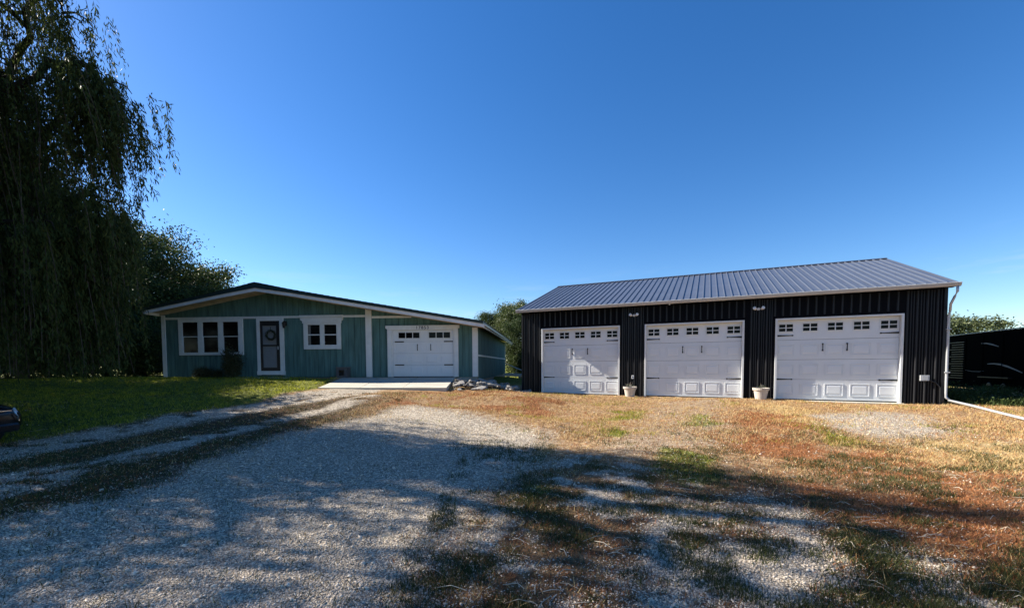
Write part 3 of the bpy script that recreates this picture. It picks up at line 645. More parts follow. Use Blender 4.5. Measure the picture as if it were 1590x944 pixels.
for i in range(260):
    t = random.random()*6.283; r0 = .20+random.uniform(-.045, .045); dt = random.uniform(.12, .35)
    pts = [(math.cos(t+dt*k)*(r0+random.uniform(-.02, .03)*k), random.uniform(-.035, .03), math.sin(t+dt*k)*(r0+random.uniform(-.02, .03)*k)) for k in (0, 1, 2)]
    mb.tube(pts, .006, 3, cap=False)
mb.build("twig_ring", M['wreath'], wr)
bx("ribbon", M['wreath'], wr, -.012, .012, -.01, -.004, .2, .38)
ln = empty("wall_lantern", wpt(HOUSE, 6.20, -.02, HZ+2.50), hyaw, "black lantern on the teal wall right of the front door", "wall lamp")
bx("back_plate", M['iron'], ln, -.05, .05, -.03, .0, -.10, .12); 
MB().tube([(0, -.03, .08), (0, -.10, .13), (0, -.16, .10)], .012, 6).build("arm", M['iron'], ln)
MB().lathe([(0, .10), (.02, .10), (.10, .02), (.10, .0), (.085, .0), (.06, -.20), (.0, -.22)], 6, (0, -.16, 0)).build("cage", M['iron'], ln)
MB().lathe([(0, -.01), (.075, -.015), (.055, -.18), (0, -.18)], 6, (0, -.161, .0)).build("glass_shade", M['glass'], ln)
# concrete step in front of the door
st = empty("door_step", wpt(HOUSE, 5.3, -.45, HZ-.10), hyaw, "low pale concrete step in front of the front door", "step")
bx("slab", M['conc'], st, -1.05, 1.25, -.40, .43, -.1, .10, bevel=.012)
# grey box against the wall
bxr = empty("hose_box", wpt(HOUSE, 9.03, -.24, HZ-.03), hyaw, "small grey box with dark opening against the teal wall by the garage corner", "box")
MB().box(-.25, .25, -.18, -.15, .0, .10).box(-.25, -.13, -.18, -.15, .101, .36).box(.13, .25, -.18, -.15, .101, .36).box(-.25, .25, -.18, -.15, .361, .46).box(-.25, -.22, -.149, .2, 0, .46).box(.22, .25, -.149, .2, 0, .46).box(-.219, .219, .17, .2, 0, .46).build("box_body", mat("grey_box", (.09, .085, .085), .8), bxr)
bx("lid", mat("grey_box_lid", (.12, .115, .11), .7), bxr, -.27, .27, -.2, .22, .462, .50, bevel=.008)
mb = MB(); pts = []
for i in range(26): pts.append((-.3-.05*i, -.02+.03*math.sin(i*.9), .10*math.exp(-i*.3)+.02))
mb.tube(pts, .011, 5).build("hose", M['iron'], bxr)
# house garage door
G = empty("garage_door", (0, 0, 0)); G.parent = house
boxes("door_frame", M['trim'], G, [(11.08, 11.27, -.10, -.0, .0, 2.14), (14.18, 14.37, -.10, -.0, .0, 2.14)], bevel=.005)
boxes("door_stop", M['trim'], G, [(11.271, 11.32, -.05, .0, .0, 2.14), (14.13, 14.179, -.05, 0, .0, 2.14)])
MB().prism_y([(11.09, 2.141), (14.36, 2.141), (14.36, 2.18), (14.43, 2.22), (14.43, 2.345), (11.01, 2.345), (11.01, 2.22), (11.09, 2.18)], -.135, -.0).build("door_header", M['trim'], G, bevel=.005)
hh = 2.12/4
for i in range(4): bx("door_section", M['door_white'], G, 11.325, 14.125, -.012, .02, .02+i*hh+.003, .02+(i+1)*hh-.003, bevel=.003)
bx("weather_seal", M['iron'], G, 11.325, 14.125, -.012, .02, -.03, .019)
for sx in (11.56, 12.98):
    boxes("window_frame", M['trim'], G, [(sx, sx+1.05, -.035, -.0125, 1.745, 1.775), (sx, sx+1.05, -.035, -.0125, 2.03, 2.06), (sx, sx+.03, -.035, -.0125, 1.7755, 2.0295), (sx+1.02, sx+1.05, -.035, -.0125, 1.7755, 2.0295), (sx+.345, sx+.375, -.033, -.0125, 1.7755, 2.0295), (sx+.675, sx+.705, -.033, -.0125, 1.7755, 2.0295)])
    for k in range(3): bx("window_pane", M['glass'], G, sx+.031+.33*k, sx+.344+.33*k-.0, -.020, -.0125, 1.776, 2.029)
for sx in (11.60, 12.30, 13.02, 13.70):
    for r in range(3):
        zc = .02+hh*(r+.5); w2, h2 = .27, .17
        MB().add([(sx-w2+.13, -.0125, zc-h2), (sx+w2+.13, -.0125, zc-h2), (sx+w2+.13, -.0125, zc+h2), (sx-w2+.13, -.0125, zc+h2), (sx-w2+.17, -.022, zc-h2+.04), (sx+w2+.09, -.022, zc-h2+.04), (sx+w2+.09, -.022, zc+h2-.04), (sx-w2+.17, -.022, zc+h2-.04)],
                 [(4, 5, 6, 7), (0, 1, 5, 4), (1, 2, 6, 5), (2, 3, 7, 6), (3, 0, 4, 7)]).build("door_panel", M['door_white'], G)
for z in (1.61, .55):
    for a, b in ((11.41, 11.83), (13.70, 14.12)): bx("strap_hinge", M['iron'], G, a, b, -.032, -.0125, z-.025, z+.025)
for a in (12.47, 13.09): boxes("door_handle", M['iron'], G, [(a-.012, a+.012, -.06, -.045, 1.20, 1.50), (a-.015, a+.015, -.044, -.0125, 1.45, 1.48), (a-.015, a+.015, -.044, -.0125, 1.22, 1.25)])
# house number in cast digits
for i, ch in enumerate("17853"):
    cu = bpy.data.curves.new("house_number", 'FONT'); cu.body = ch; cu.size = .20; cu.extrude = .008; cu.align_x = 'CENTER'
    tmp = bpy.data.objects.new("tmp", cu); me = bpy.data.meshes.new_from_object(tmp); bpy.data.objects.remove(tmp)
    me.materials.clear(); me.materials.append(M['iron'])
    link("house_number", me, G, loc=(12.48+.128*i, -.144, 2.175), rot=(R(90), 0, 0))

# ------------------------------------------------------------------ trees
def quad_leaves(name, C, m, L=.12, W=.05, droop=0.0, ang=None):
    n = len(C); d = rng.normal(size=(n, 3)); d[:, 2] -= droop
    if ang is not None: d = ang+rng.normal(size=(n, 3))*.35
    d /= np.linalg.norm(d, axis=1, keepdims=True)+1e-9
    r = rng.normal(size=(n, 3)); s = np.cross(d, r); s /= np.linalg.norm(s, axis=1, keepdims=True)+1e-9
    l = (L*rng.uniform(.7, 1.3, (n, 1))); w = W*rng.uniform(.7, 1.3, (n, 1))
    V = np.stack([C, C+d*l*.5+s*w*.5, C+d*l, C+d*l*.5-s*w*.5], 1).reshape(-1, 3)
    return fast_mesh(name, V, 4, m)
def limb(mb, p, d, L, r, depth, tips, spread=.55, up=.15, n=7):
    pts = [p]; rad = [r]; q = p.copy(); dd = d.copy(); k = 5
    for i in range(k):
        dd = (dd+Vector((random.uniform(-1, 1), random.uniform(-1, 1), random.uniform(-.6, 1)*.6))*.16+Vector((0, 0, up*.3))).normalized()
        q = q+dd*(L/k); pts.append(q.copy()); rad.append(r*(1-.55*(i+1)/k))
    mb.tube(pts, rad, n if depth > 1 else 5, cap=False)
    if depth == 0: tips.append(q); tips.append(pts[3]); return
    for j in range(random.choice((2, 3, 3))):
        i = random.choice((2, 3, 4, 5)) if j else 5
        ax = Vector((random.uniform(-1, 1), random.uniform(-1, 1), random.uniform(-.3, .8))).normalized()
        nd = (dd+ax*spread*1.5).normalized(); limb(mb, pts[i], nd, L*random.uniform(.62, .8), rad[i]*.7, depth-1, tips, spread, up, n)
    tips.append(q)
def tree_meshes(name, H, Rc, leafmat, seed, nleaf=16000, L=.17, low=.22, r0=.22, ncl=120, sig=1.0):
    global rng
    keep_rng = rng; rng = np.random.default_rng(seed*7+1); random.seed(seed); mb = MB(); tips = []
    trunk = [Vector((0, 0, -.3)), Vector((.05, 0, H*.12)), Vector((random.uniform(-.2, .2), random.uniform(-.2, .2), H*.28)), Vector((random.uniform(-.3, .3), random.uniform(-.3, .3), H*.5)), Vector((random.uniform(-.4, .4), random.uniform(-.4, .4), H*.78))]
    mb.tube(trunk, [r0*1.25, r0, r0*.8, r0*.55, r0*.2], 9)
    for k in range(10):
        t = .22+.7*k/10; p = trunk[2].lerp(trunk[4], max(0, (t-.28)/.6)) if t > .28 else trunk[1].lerp(trunk[2], .6)
        a = k*2.4+random.random(); d = Vector((math.cos(a), math.sin(a), .45+.5*t)).normalized()
        limb(mb, p, d, Rc*(.75 if t < .6 else .5), r0*.42*(1.1-t), 2, tips)
    tr = mb.mesh(name+"_trunk", M['bark'], True)
    # clumps: at limb tips and spread through the crown volume
    cl = []
    for t in tips: cl.append(np.array(t))
    n = 0
    while n < ncl:
        v = rng.normal(size=3); v /= np.linalg.norm(v); rr = rng.uniform(.45, 1.0)**.6
        zc = H*(low+1)/2; p = np.array([v[0]*Rc*rr, v[1]*Rc*rr, zc+v[2]*H*(1-low)/2*rr*.97])
        wob = 1+.22*math.sin(3*math.atan2(v[1], v[0])+seed)+.15*math.sin(5*v[2]+seed*2)
        p[:2] *= wob*(1 if p[2] < zc else .92); cl.append(p); n += 1
    cl = np.array(cl); cl = cl[(cl[:, 2] > H*low*.8) & (cl[:, 2] < H*.99)]
    w = rng.uniform(.3, 1.6, len(cl)); w /= w.sum(); cnt = rng.multinomial(nleaf, w)
    C = np.concatenate([c+rng.normal(size=(k_, 3))*np.array([.48, .48, .30])*rng.uniform(.7, 1.25)*Rc/3.6*sig for c, k_ in zip(cl, cnt)])
    out = (tr, quad_leaves(name+"_crown", C, leafmat, L, L*.55)); rng = keep_rng
    return out
def place_tree(ms, x, y, rz, s, label, group, name="tree", cat="tree"):
    z = hz(x, y); t = empty(name, (x, y, z), rz, label, cat, group); t.scale = (s[0], s[0], s[1])
    link("trunk", ms[0], t); link("crown", ms[1], t)
    return t
TA = tree_meshes("broadleaf_a", 10, 3.9, M['leafdark'], 3, 36000, .17, .10)
TB = tree_meshes("broadleaf_b", 9, 3.3, M['leafdark'], 8, 32000, .17, .16)
TC = tree_meshes("broadleaf_c", 8, 3.0, M['leafmid'], 14, 26000, .18, .1)
TD = tree_meshes("broadleaf_d", 7, 2.6, M['leafpale'], 21, 12000, .2, .1)
g1 = "broadleaf trees left of and behind the house"
for ms, x, y, s, lab in [
    (TA, -26.2, 29.5, (1.0, 1.02), "tall dark broadleaf tree left of the house, just right of the willow"),
    (TC, -26.0, 34.0, (1.05, 1.08), "broadleaf tree with sunlit yellow-green top behind the left end of the house roof"),
    (TB, -30.0, 41.0, (1.0, .98), "dark broadleaf tree behind the left slope of the house roof"),
    (TD, -30.5, 46.5, (.85, 1.14), "small thin-topped tree rising just over the house roof, rightmost of the left row"),
    (TA, -31.5, 28.5, (1.1, 1.08), "tall broadleaf tree behind the right edge of the willow"),
    (TB, -23.8, 24.8, (.9, .72), "low dark tree beside the left wall of the house"),
    (TB, -35.5, 26.0, (1.1, 1.1), "dark broadleaf tree seen through the hanging willow branches"),
    (TC, -29.0, 22.5, (1.0, .85), "bushy mid-green tree behind the willow trunk"),
    (TC, -33.0, 20.0, (1.0, .8), "bushy tree at the far left behind the willow"),
    (TA, -24.5, 17.2, (.9, .62), "low dark tree at the left edge behind the willow"),
    (TA, -17.3, 11.4, (.95, .70), "dense low tree just left of the willow, outside the frame"),
    (TA, -20.5, 14.2, (1.0, .80), "dense dark tree behind the willow at the left edge"),
    (TA, -23.0, 19.8, (1.0, .86), "dense dark tree between the willow and the thicket"),
    (TB, -22.0, 30.5, (.9, .68), "low dark tree close behind the left corner of the house"),
]:
    place_tree(ms, x, y, random.random()*6, s, lab, g1)
g2 = "trees beyond the gap between house and barn"
place_tree(TB, -2.6, 48, 1.0, (.72, .74), "rounder broadleaf tree beyond the right eave of the house", g2)
place_tree(TC, .1, 45, 2.0, (.78, .92), "taller tree beyond the gap, touching the left end of the barn roof", g2)
place_tree(TB, 1.2, 37, 2.6, (.6, .55), "low dark tree filling the gap between house and barn", g2)
place_tree(TD, 34.5, 32.0, .4, (1.0, .68), "pale green tree rising behind the black trailer at the right corner of the barn", None)
# hedge of dark shrubs left of the house
def bush_mesh(name, R_, H, m, n, L=.12):
    C = []
    for c in range(26):
        v = rng.normal(size=3); v /= np.linalg.norm(v); rr = rng.uniform(.3, .9); p = np.array([v[0]*R_*rr, v[1]*R_*rr, H*.5+v[2]*H*.45*rr])
        C.append(p+rng.normal(size=(n//26, 3))*np.array([R_*.22, R_*.22, H*.16]))
    C = np.concatenate(C); C = C[C[:, 2] > .02]
    return quad_leaves(name, C, m, L, L*.5)
def stems_mesh(R_, H, k=9):
    mb = MB()
    for i in range(k):
        a = random.random()*6.28; t = Vector((math.cos(a)*R_*.6, math.sin(a)*R_*.6, H*.8)); mb.tube([(0, 0, -.1), tuple(t*.5+Vector((.02, 0, .05))), tuple(t)], [.02, .014, .006], 5)
    return mb.mesh("stem", M['bark'])
SA = (stems_mesh(1.3, 3.0), bush_mesh("shrub_big", 1.5, 3.2, M['leafdark'], 9000, .15))
g3 = "dark shrubs forming a thicket left of the house"
for i, (x, y, s, lab) in enumerate([(-21.2, 24.5, 1.0, "dark thicket shrub nearest the left house wall"), (-23.8, 23.0, 1.05, "second dark thicket shrub from the house wall"), (-26.4, 22.0, 1.0, "third dark thicket shrub from the house wall"),
        (-21.0, 28.5, 1.1, "dark shrub set back beside the left house wall"), (-29.5, 19.6, 1.05, "dark shrub behind the willow trunk"), (-31.8, 16.4, 1.0, "leftmost dark shrub beyond the willow"), (-27.0, 19.0, .8, "lower dark shrub in front of the thicket behind the willow"),
        (-19.6, 22.6, .85, "dark shrub tucked against the left front corner of the house"), (-22.4, 20.9, .8, "low dark shrub in front of the thicket, between house and willow"), (-25.0, 24.6, 1.5, "tall dark thicket shrub rising in the middle of the hedge"),
        (-28.6, 24.0, 1.5, "tall dark thicket shrub left of the middle of the hedge"), (-22.8, 26.8, 1.5, "tall dark thicket shrub behind the house corner"), (-32.5, 22.8, 1.5, "tall dark thicket shrub far behind the willow"), (-24.2, 14.2, .9, "dark shrub at the left edge of the lawn")]):
    t = empty("shrub", (x, y, hz(x, y)), random.random()*6, lab, "shrub", g3); t.scale = (s, s, s); link("stem", SA[0], t); link("foliage", SA[1], t)
# shrubs between house and barn
SB = (stems_mesh(.8, 1.6), bush_mesh("shrub_mid", 1.0, 1.9, M['leafdark'], 5200, .11))
g4 = "shrubs in the gap between house and barn"
for x, y, s, lab in [(.9, 37.5, 1.3, "dark shrub at the far end of the gap beside the house"), (2.3, 35.5, 1.5, "dark shrub at the far end of the gap beside the barn"), (1.15, 30.0, .9, "small shrub half way down the gap"), (.35, 39.5, 1.5, "tall dark shrub closing the far end of the gap"), (1.5, 33.0, .9, "dark shrub against the barn side in the gap")]:
    t = empty("shrub", (x, y, hz(x, y)), random.random()*6, lab, "shrub", g4); t.scale = (s, s, s); link("stem", SB[0], t); link("foliage", SB[1], t)
# foundation shrubs at the house front
def front_shrub(a, y, R_, H, lab, n):
    px, py, _ = wpt(HOUSE, a, y); t = empty("foundation_shrub", (px, py, hz(px, py)), 0, lab, "shrub")
    link("foliage", bush_mesh("foliage", R_, H, M['shrub'], n, .07), t); link("stem", stems_mesh(R_, H, 7), t)
    mb = []
    for i in range(260):
        b = np.array([random.gauss(0, R_*.4), random.gauss(0, R_*.35), H*random.uniform(.5, .95)]); d = np.array([random.gauss(0, .12), random.gauss(0, .12), random.uniform(.12, .3)])
        s_ = rng.normal(size=3)*.006; mb += [b-s_, b+s_, b+d]
    o = link("grass_plume", fast_mesh("grass_plume", np.array(mb), 3, M['shrub']), t); o['kind'] = 'stuff'
front_shrub(3.86, -.55, .40, 1.25, "dark feathery shrub below the right pane of the three-part window", 5200)
front_shrub(2.35, -.45, .38, .42, "low dark shrub below the middle of the three-part window", 1800)
front_shrub(3.05, -.40, .22, .28, "tiny dark plant between the two foundation shrubs", 700)

# ------------------------------------------------------------------ weeping willow
def willow(x, y, H, Rc, n_str, label, seed, nl=75, name="willow_tree", limbs=(), drop=(1.4, 4.2), zmin=1.2):
    outer = []
    random.seed(seed); r = np.random.default_rng(seed)
    z0 = hz(x, y); t = empty(name, (x, y, z0), 0, label, "tree")
    mb = MB(); ends = []
    mb.tube([(0, 0, -.3), (.05, .05, .9), (-.08, .1, 2.0), (.0, 0, 3.2)], [.52, .42, .38, .32], 12)
    arcs = []
    def side_twigs(pts, k_, a, sc_=1.0):
        for s in range(k_):
            i = random.randint(3, len(pts)-1); b = pts[i]; a2 = a+random.uniform(-1.3, 1.3); ln_ = random.uniform(.5, 1.5)*sc_
            q = [b, b+Vector((math.cos(a2)*ln_*.5, math.sin(a2)*ln_*.5, ln_*.26)), b+Vector((math.cos(a2)*ln_, math.sin(a2)*ln_, ln_*.12)), b+Vector((math.cos(a2)*ln_*1.25, math.sin(a2)*ln_*1.25, -ln_*.25))]
            mb.tube(q, [.03, .02, .014, .007], 5, cap=False); arcs.append(q)
    for k in range(26):
        a = k*2.399+random.uniform(-.3, .3); right = max(0, math.cos(a+.25))
        tier = random.uniform(.42, 1.0); reach = Rc*random.uniform(.5, 1.0)*(1-.45*right)*(1-.40*max(0, math.sin(a)))*(1.15-.35*tier); top = H*tier*(1-.12*(reach/Rc))
        pts = []
        for i in range(9):
            u = i/8; rr = reach*(u**1.2); zz = 2.6+(top-2.6)*math.sin(min(1, u*1.12)*math.pi/2)*(1-.12*max(0, u-.7)*4)
            pts.append(Vector((math.cos(a+.25*u)*rr+random.gauss(0, .1), math.sin(a+.25*u)*rr+random.gauss(0, .1), zz)))
        mb.tube(pts, [.20*(1-.88*i/8)+.012 for i in range(9)], 7, cap=False); arcs.append(pts); side_twigs(pts, 7, a, 1-.5*right)
    # long limbs that reach over towards the house
    for ex in limbs:
        P_ = [Vector(p) for p in ex]; pts = []
        for i in range(len(P_)-1):
            for j in range(3): pts.append(P_[i].lerp(P_[i+1], j/3)+Vector((random.gauss(0, .05), random.gauss(0, .05), random.gauss(0, .04))))
        pts.append(P_[-1]); nP = len(pts)
        mb.tube(pts, [.10*(1-.93*i/(nP-1))+.004 for i in range(nP)], 6, cap=False)
        for q_ in range(14): arcs.append(pts)
        n0 = len(arcs); side_twigs(pts, 5, 0, .4); outer.extend(arcs[n0:]); outer.append(pts)
    mb.build("trunk", mat("willow_bark", (.03, .024, .018), .95, .1, var=.5, vscale=5, bump=1, bscale=16, stretch=(1, 1, .2)), t, smooth=True)
    lid = {id(o_) for o_ in outer}; V = []; A = []; tw = MB(); cnt = 0
    while cnt < n_str:
        arc = random.choice(arcs)
        if arc[-1].z > H*.62 and random.random() < .55: continue
        i = random.randint(max(0, len(arc)//3), len(arc)-2); f = random.random(); p = arc[i].lerp(arc[i+1], f)
        p = p+Vector((random.gauss(0, .22), random.gauss(0, .3), random.gauss(0, .12)))
        if id(arc) not in lid and p.x > 1.9+.5*random.random(): continue
        out = Vector((p.x, p.y, 0)); out = out.normalized() if out.length > .1 else Vector((1, 0, 0))
        far = max(0, p.x-1.8)/2.0
        L_ = random.uniform(*drop)*(1-.66*min(1, far)); L_ = min(L_, p.z-zmin)
        if L_ < .6: continue
        sway = Vector((random.gauss(.24, .12), random.gauss(-.10, .1), 0))   # light breeze towards the house
        side = out*random.uniform(.0, .25)
        pts = []
        m = 9
        for j in range(m):
            u = j/(m-1); pts.append(p+side*math.sin(u*1.6)*.8+sway*(u**1.4)*L_*.5+Vector((0, 0, -L_*(u**1.25))))
        if cnt % 3 == 0: tw.tube(pts[::2], .006, 3, cap=False)
        P = np.array(pts); u = r.uniform(0.02, 1, nl)*(m-1); k = np.minimum(u.astype(int), m-2); fr_ = (u-k)[:, None]
        V.append(P[k]*(1-fr_)+P[k+1]*fr_+r.normal(size=(nl, 3))*.035)
        d = P[k+1]-P[k]; d /= np.linalg.norm(d, axis=1, keepdims=True); A.append(d); cnt += 1
    o = tw.build("hanging_twig", M['bark'], t); o['kind'] = 'stuff'
    C = np.concatenate(V); D_ = np.concatenate(A)
    link("crown", quad_leaves("crown", C, M['willow'], .125, .024, ang=D_*1.0), t)
    return t
willow(-12.3, 9.0, 11.5, 4.2, 2700, "big weeping willow with hanging branches at the left edge of the photo", 5, 66, zmin=.85, limbs=(
    [(0, 0, 3), (.6, -.2, 6.5), (1.6, -.3, 9.2), (2.4, -.3, 10.3), (2.8, -.3, 10.2), (3.1, -.3, 9.5)],
    [(0, 0, 3), (.4, .6, 5.6), (1.4, .6, 8.0), (1.9, .5, 9.0), (2.3, .5, 9.1), (2.6, .5, 8.6)],
    [(0, 0, 2.8), (.8, 0, 4.6), (1.8, -.1, 6.5), (2.9, -.1, 7.2), (3.5, -.1, 7.2), (3.9, -.1, 6.8), (4.15, -.1, 6.2)],
    [(0, 0, 2.8), (.8, 0.3, 4.3), (1.8, .2, 5.7), (3.0, .2, 6.5), (3.5, .2, 6.3), (3.9, .2, 5.8)],
    [(0, 0, 2.6), (1.0, .4, 3.4), (2.2, .3, 4.4), (3.2, .3, 4.8), (3.2, .3, 4.5), (3.4, .3, 4.0)],
    [(0, 0, 2.6), (1.0, -.4, 3.2), (2.0, -.3, 3.9), (2.6, -.3, 4.0), (3.0, -.3, 3.6)],
    [(0, 0, 2.6), (1.0, .1, 3.0), (2.0, .5, 3.3), (2.4, .6, 3.3), (2.8, .6, 2.9)]))
# trees that stand left of the frame and shade the driveway
TS = tree_meshes("shade_tree", 10.5, 3.9, M['leafdark'], 35, 25000, .14, .12, .16, 110, 1.15)
for x, y, s, lab in [(-13.2, 4.9, (1.0, 1.34), "leafy shade tree just outside the left edge, nearer than the willow"), (-15.6, .8, (1.0, 1.1), "leafy shade tree level with the camera on the left")]:
    place_tree(TS, x, y, random.random()*6, s, lab, "shade trees along the left of the drive")

# ------------------------------------------------------------------ rock pile at the garage corner
rp = empty("rock_pile", (-1.6, 17.9, .2), 0, "heap of flat pale stones at the right corner of the house", "rock pile")
random.seed(5)
def rock_mesh(i):
    bm = bmesh.new(); bmesh.ops.create_icosphere(bm, subdivisions=1, radius=1)
    for v in bm.verts: v.co = Vector((v.co.x*random.uniform(.75, 1.15), v.co.y*random.uniform(.75, 1.15), max(-.5, min(.55, v.co.z*random.uniform(.8, 1.2)))))
    me = bpy.data.meshes.new("rock"); bm.to_mesh(me); bm.free(); me.materials.append(M['stone']); return me
RK = [rock_mesh(i) for i in range(7)]
spots = []
for i in range(190):
    u = random.random(); v = random.random()
    x = -2.5+3.3*u; y = 17.3+random.gauss(0, .45)+(1.3*v if u > .45 else .2*v)-.5*(1-u)
    spots.append((x, y))
for i, (x, y) in enumerate(spots):
    a, q = in_local(x, y, HOUSE); 
    if -.1 < q and a < HW+.15: y -= q+.25
    a, q = in_local(x, y, BARN)
    if a > -.25 and q > -.2: continue
    if x < x1+.2*(19.2-y)/3.3+.12 and y > 15.6: continue
    s = random.uniform(.07, .24); z = hz(x, y)+random.uniform(.03, .22)*(1 if 0.2 < (x+3)/3.9 < .8 else .3)
    link("rock", RK[i % 7], rp, loc=(x+1.6, y-17.9, z-.2), rot=(random.uniform(-.35, .35), random.uniform(-.35, .35), random.random()*6), scale=(s, s*random.uniform(.6, 1), s*random.uniform(.22, .5)))
# slanting plank on the pile
pk = empty("wood_plank", (-.95, 17.6, hz(-.95, 17.6)+.22), R(-38), "weathered grey plank leaning across the stone heap", "plank")
bx("board", M['deadbrush'], pk, -.6, .6, -.05, .05, -.012, .012, rot=(R(6), R(14), 0))
# white pipe leaning behind the gap and a white beam lying on the grass
pp = empty("white_pipe", (.35, 27.5, hz(.35, 27.5)), 0, "thin white pipe slanting down behind the house corner", "pipe")
MB().tube([(-.75, 1.2, .95), (-.2, .4, .72), (.75, -.6, .34)], .035, 8).build("pipe", M['pipe'], pp, smooth=True)
MB().tube([(-.1, .3, .0), (-.05, .3, .68)], .03, 6).build("prop", M['deadbrush'], pp)
pb = empty("white_beam", (.05, 26.4, hz(.05, 26.4)), 0, "white board lying on the grass in the gap between house and barn", "board")
bx("beam", M['pipe'], pb, -.55, .75, -.08, .08, .06, .24, rot=(0, R(2), R(-8)), bevel=.01)
bx("block", M['found'], pb, -.4, -.2, -.1, .1, -.05, .058); bx("block", M['found'], pb, .35, .55, -.12, .08, -.05, .058)

# ------------------------------------------------------------------ black enclosed trailer right of the barn
tx, ty, _ = wpt(BARN, BL+3.2, 1.2)
TRL = empty("enclosed_trailer", (tx, ty, -.05), byaw, "black enclosed cargo trailer in the shade right of the barn", "trailer")
TLn = 7.4; Hh = 2.42
MB().prism_x([(0, .3), (.03, .22), (TLn, .22), (TLn, Hh-.12), (TLn-.10, Hh), (.25, Hh), (.03, Hh-.2)], 0.0, 2.2).build("body", M['trailer'], TRL, bevel=.02)
bx("roof_rail", M['gutter'], TRL, -.02, .01, .25, TLn-.05, Hh+.001, Hh+.03)
for i in range(16): bx("louvre", mat("louvre_grey", (.06, .065, .07), .4, .5) if i == 0 else bpy.data.materials["louvre_grey"], TRL, -.035, -.001, 5.5, 6.45+.3*(i % 3 == 0), .60+i*.1, .62+i*.1)
for i in range(5): bx("panel_seam", M['trailer'], TRL, -.012, -.001, .6+1.2*i, .64+1.2*i, .45, Hh-.15)
def stripe(pts, w):
    V_ = []; 
    for i, (y, z) in enumerate(pts):
        ww = w*(1-.6*abs(2*i/(len(pts)-1)-1)); V_ += [(-.006, y, z-ww/2), (-.006, y, z+ww/2)]
    F_ = [(2*i, 2*i+1, 2*i+3, 2*i+2) for i in range(len(pts)-1)]
    mb = MB(); k = len(V_); mb.add(V_+[(-.001, y, z) for _, y, z in V_], F_+[(a, a+2, a+2+k, a+k) for a in range(0, k-2, 2)]+[(a+1, a+1+k, a+3+k, a+3) for a in range(0, k-2, 2)])
    return mb.build("stripe", M['swoosh'], TRL)
stripe([(4.35, 2.00), (4.0, 1.99), (3.6, 1.92), (3.25, 1.84)], .05)
stripe([(3.9, 1.20), (3.5, 1.21), (3.1, 1.18), (2.7, 1.11), (2.3, 1.01), (1.9, .90)], .07)
stripe([(5.4, .95), (4.9, .90), (4.4, .90), (4.1, .93)], .02)
v = MB().lathe([(0, 0), (.06, 0), (.06, .09), (0, .09)], 12, (.5, 2.3, Hh)); v.build("roof_vent_stem", M['iron'], TRL)
MB().lathe([(0, 0), (.30, .0), (.36, .03), (.30, .07), (0, .09)], 20, (.5, 2.3, Hh+.091)).build("roof_vent_cap", M['gutter'], TRL)
for yy in (2.9, 3.75):
    o = MB().lathe([(0, 0), (.2, 0), (.33, .02), (.35, .06), (.35, .16), (.33, .2), (0, .2)], 24).build("wheel", M['tyre'], TRL, loc=(.0, yy, .30), rot=(0, R(90), 0))
    MB().lathe([(0, -.012), (.18, -.012), (.2, -.001), (0, -.001)], 16).build("rim", M['iron'], o)
bx("fender", M['iron'], TRL, -.12, -.001, 2.4, 4.25, .68, .72)
# brush and weeds in front of the trailer
random.seed(12)
def brush(x, y, n, H, label, mt='deadbrush'):
    z = hz(x, y); t = empty("dead_brush", (x, y, z), 0, label, "brush"); mb = MB()
    for i in range(n):
        a = random.random()*6.28; b = Vector((random.gauss(0, .15), random.gauss(0, .15), -.02)); L_ = H*random.uniform(.5, 1)
        e = b+Vector((math.cos(a)*L_*.6, math.sin(a)*L_*.6, L_*random.uniform(.4, 1))); m_ = (b+e)/2+Vector((random.gauss(0, .05), random.gauss(0, .05), .05))
        mb.tube([b, m_, e], [.010, .007, .003], 4, cap=False)
        for k in range(2): f = e.lerp(m_, random.random()); mb.tube([f, f+Vector((random.gauss(0, .14), random.gauss(0, .14), random.uniform(0, .15)))], [.005, .002], 3, cap=False)
    mb.build("branches", M[mt], t); return t
for i, (x, y, n, H, lab) in enumerate([(15.6, 12.6, 16, .75, "bare dead brush in front of the black trailer"), (16.3, 12.0, 10, .45, "smaller tuft of bare brush at the foot of the trailer"), (15.0, 13.0, 8, .5, "thin bare brush nearest the barn corner")]):
    brush(x, y, n, H, lab)
def weed_clump(x, y, R_, H, n, label):
    t = empty("weed_clump", (x, y, hz(x, y)), 0, label, "weeds", "tall weeds along the shaded foot of the trailer"); mb = []
    for i in range(n):
        b = np.array([random.gauss(0, R_*.5), random.gauss(0, R_*.4), -.02]); h_ = H*random.uniform(.4, 1); d = np.array([random.gauss(0, .3)*h_, random.gauss(0, .3)*h_, h_]); s_ = np.array([random.uniform(-1, 1), random.uniform(-1, 1), 0])*.012
        mb += [b-s_, b+s_, b+d]
    o = link("blade", fast_mesh("blade", np.array(mb), 3, M['leafdark']), t); o['kind'] = 'stuff'
    C_ = np.array([[random.gauss(0, R_*.5), random.gauss(0, R_*.4), H*random.uniform(.1, .8)] for _ in range(n)]); o = link("leaf", quad_leaves("leaf", C_, M['leafdark'], .07, .04), t); o['kind'] = 'stuff'
for x, y, R_, H, lab in [(14.1, 13.6, .7, .55, "tall dark weeds nearest the barn corner"), (15.2, 13.5, .8, .6, "tall dark weeds in front of the louvred end of the trailer"), (15.9, 12.6, .8, .5, "tall dark weeds in front of the middle of the trailer"), (16.3, 11.7, .8, .5, "tall dark weeds at the right edge of the photo before the trailer"), (14.6, 12.5, .7, .30, "low dark weeds just behind the downspout extension"), (15.2, 11.6, .8, .28, "low dark weeds at the right edge beyond the downspout extension"), (16.6, 14.6, .9, .6, "tall weeds at the far foot of the trailer"), (16.0, 16.2, .9, .7, "tall weeds between the barn side and the far end of the trailer")]:
    weed_clump(x, y, R_, H, 900, lab)
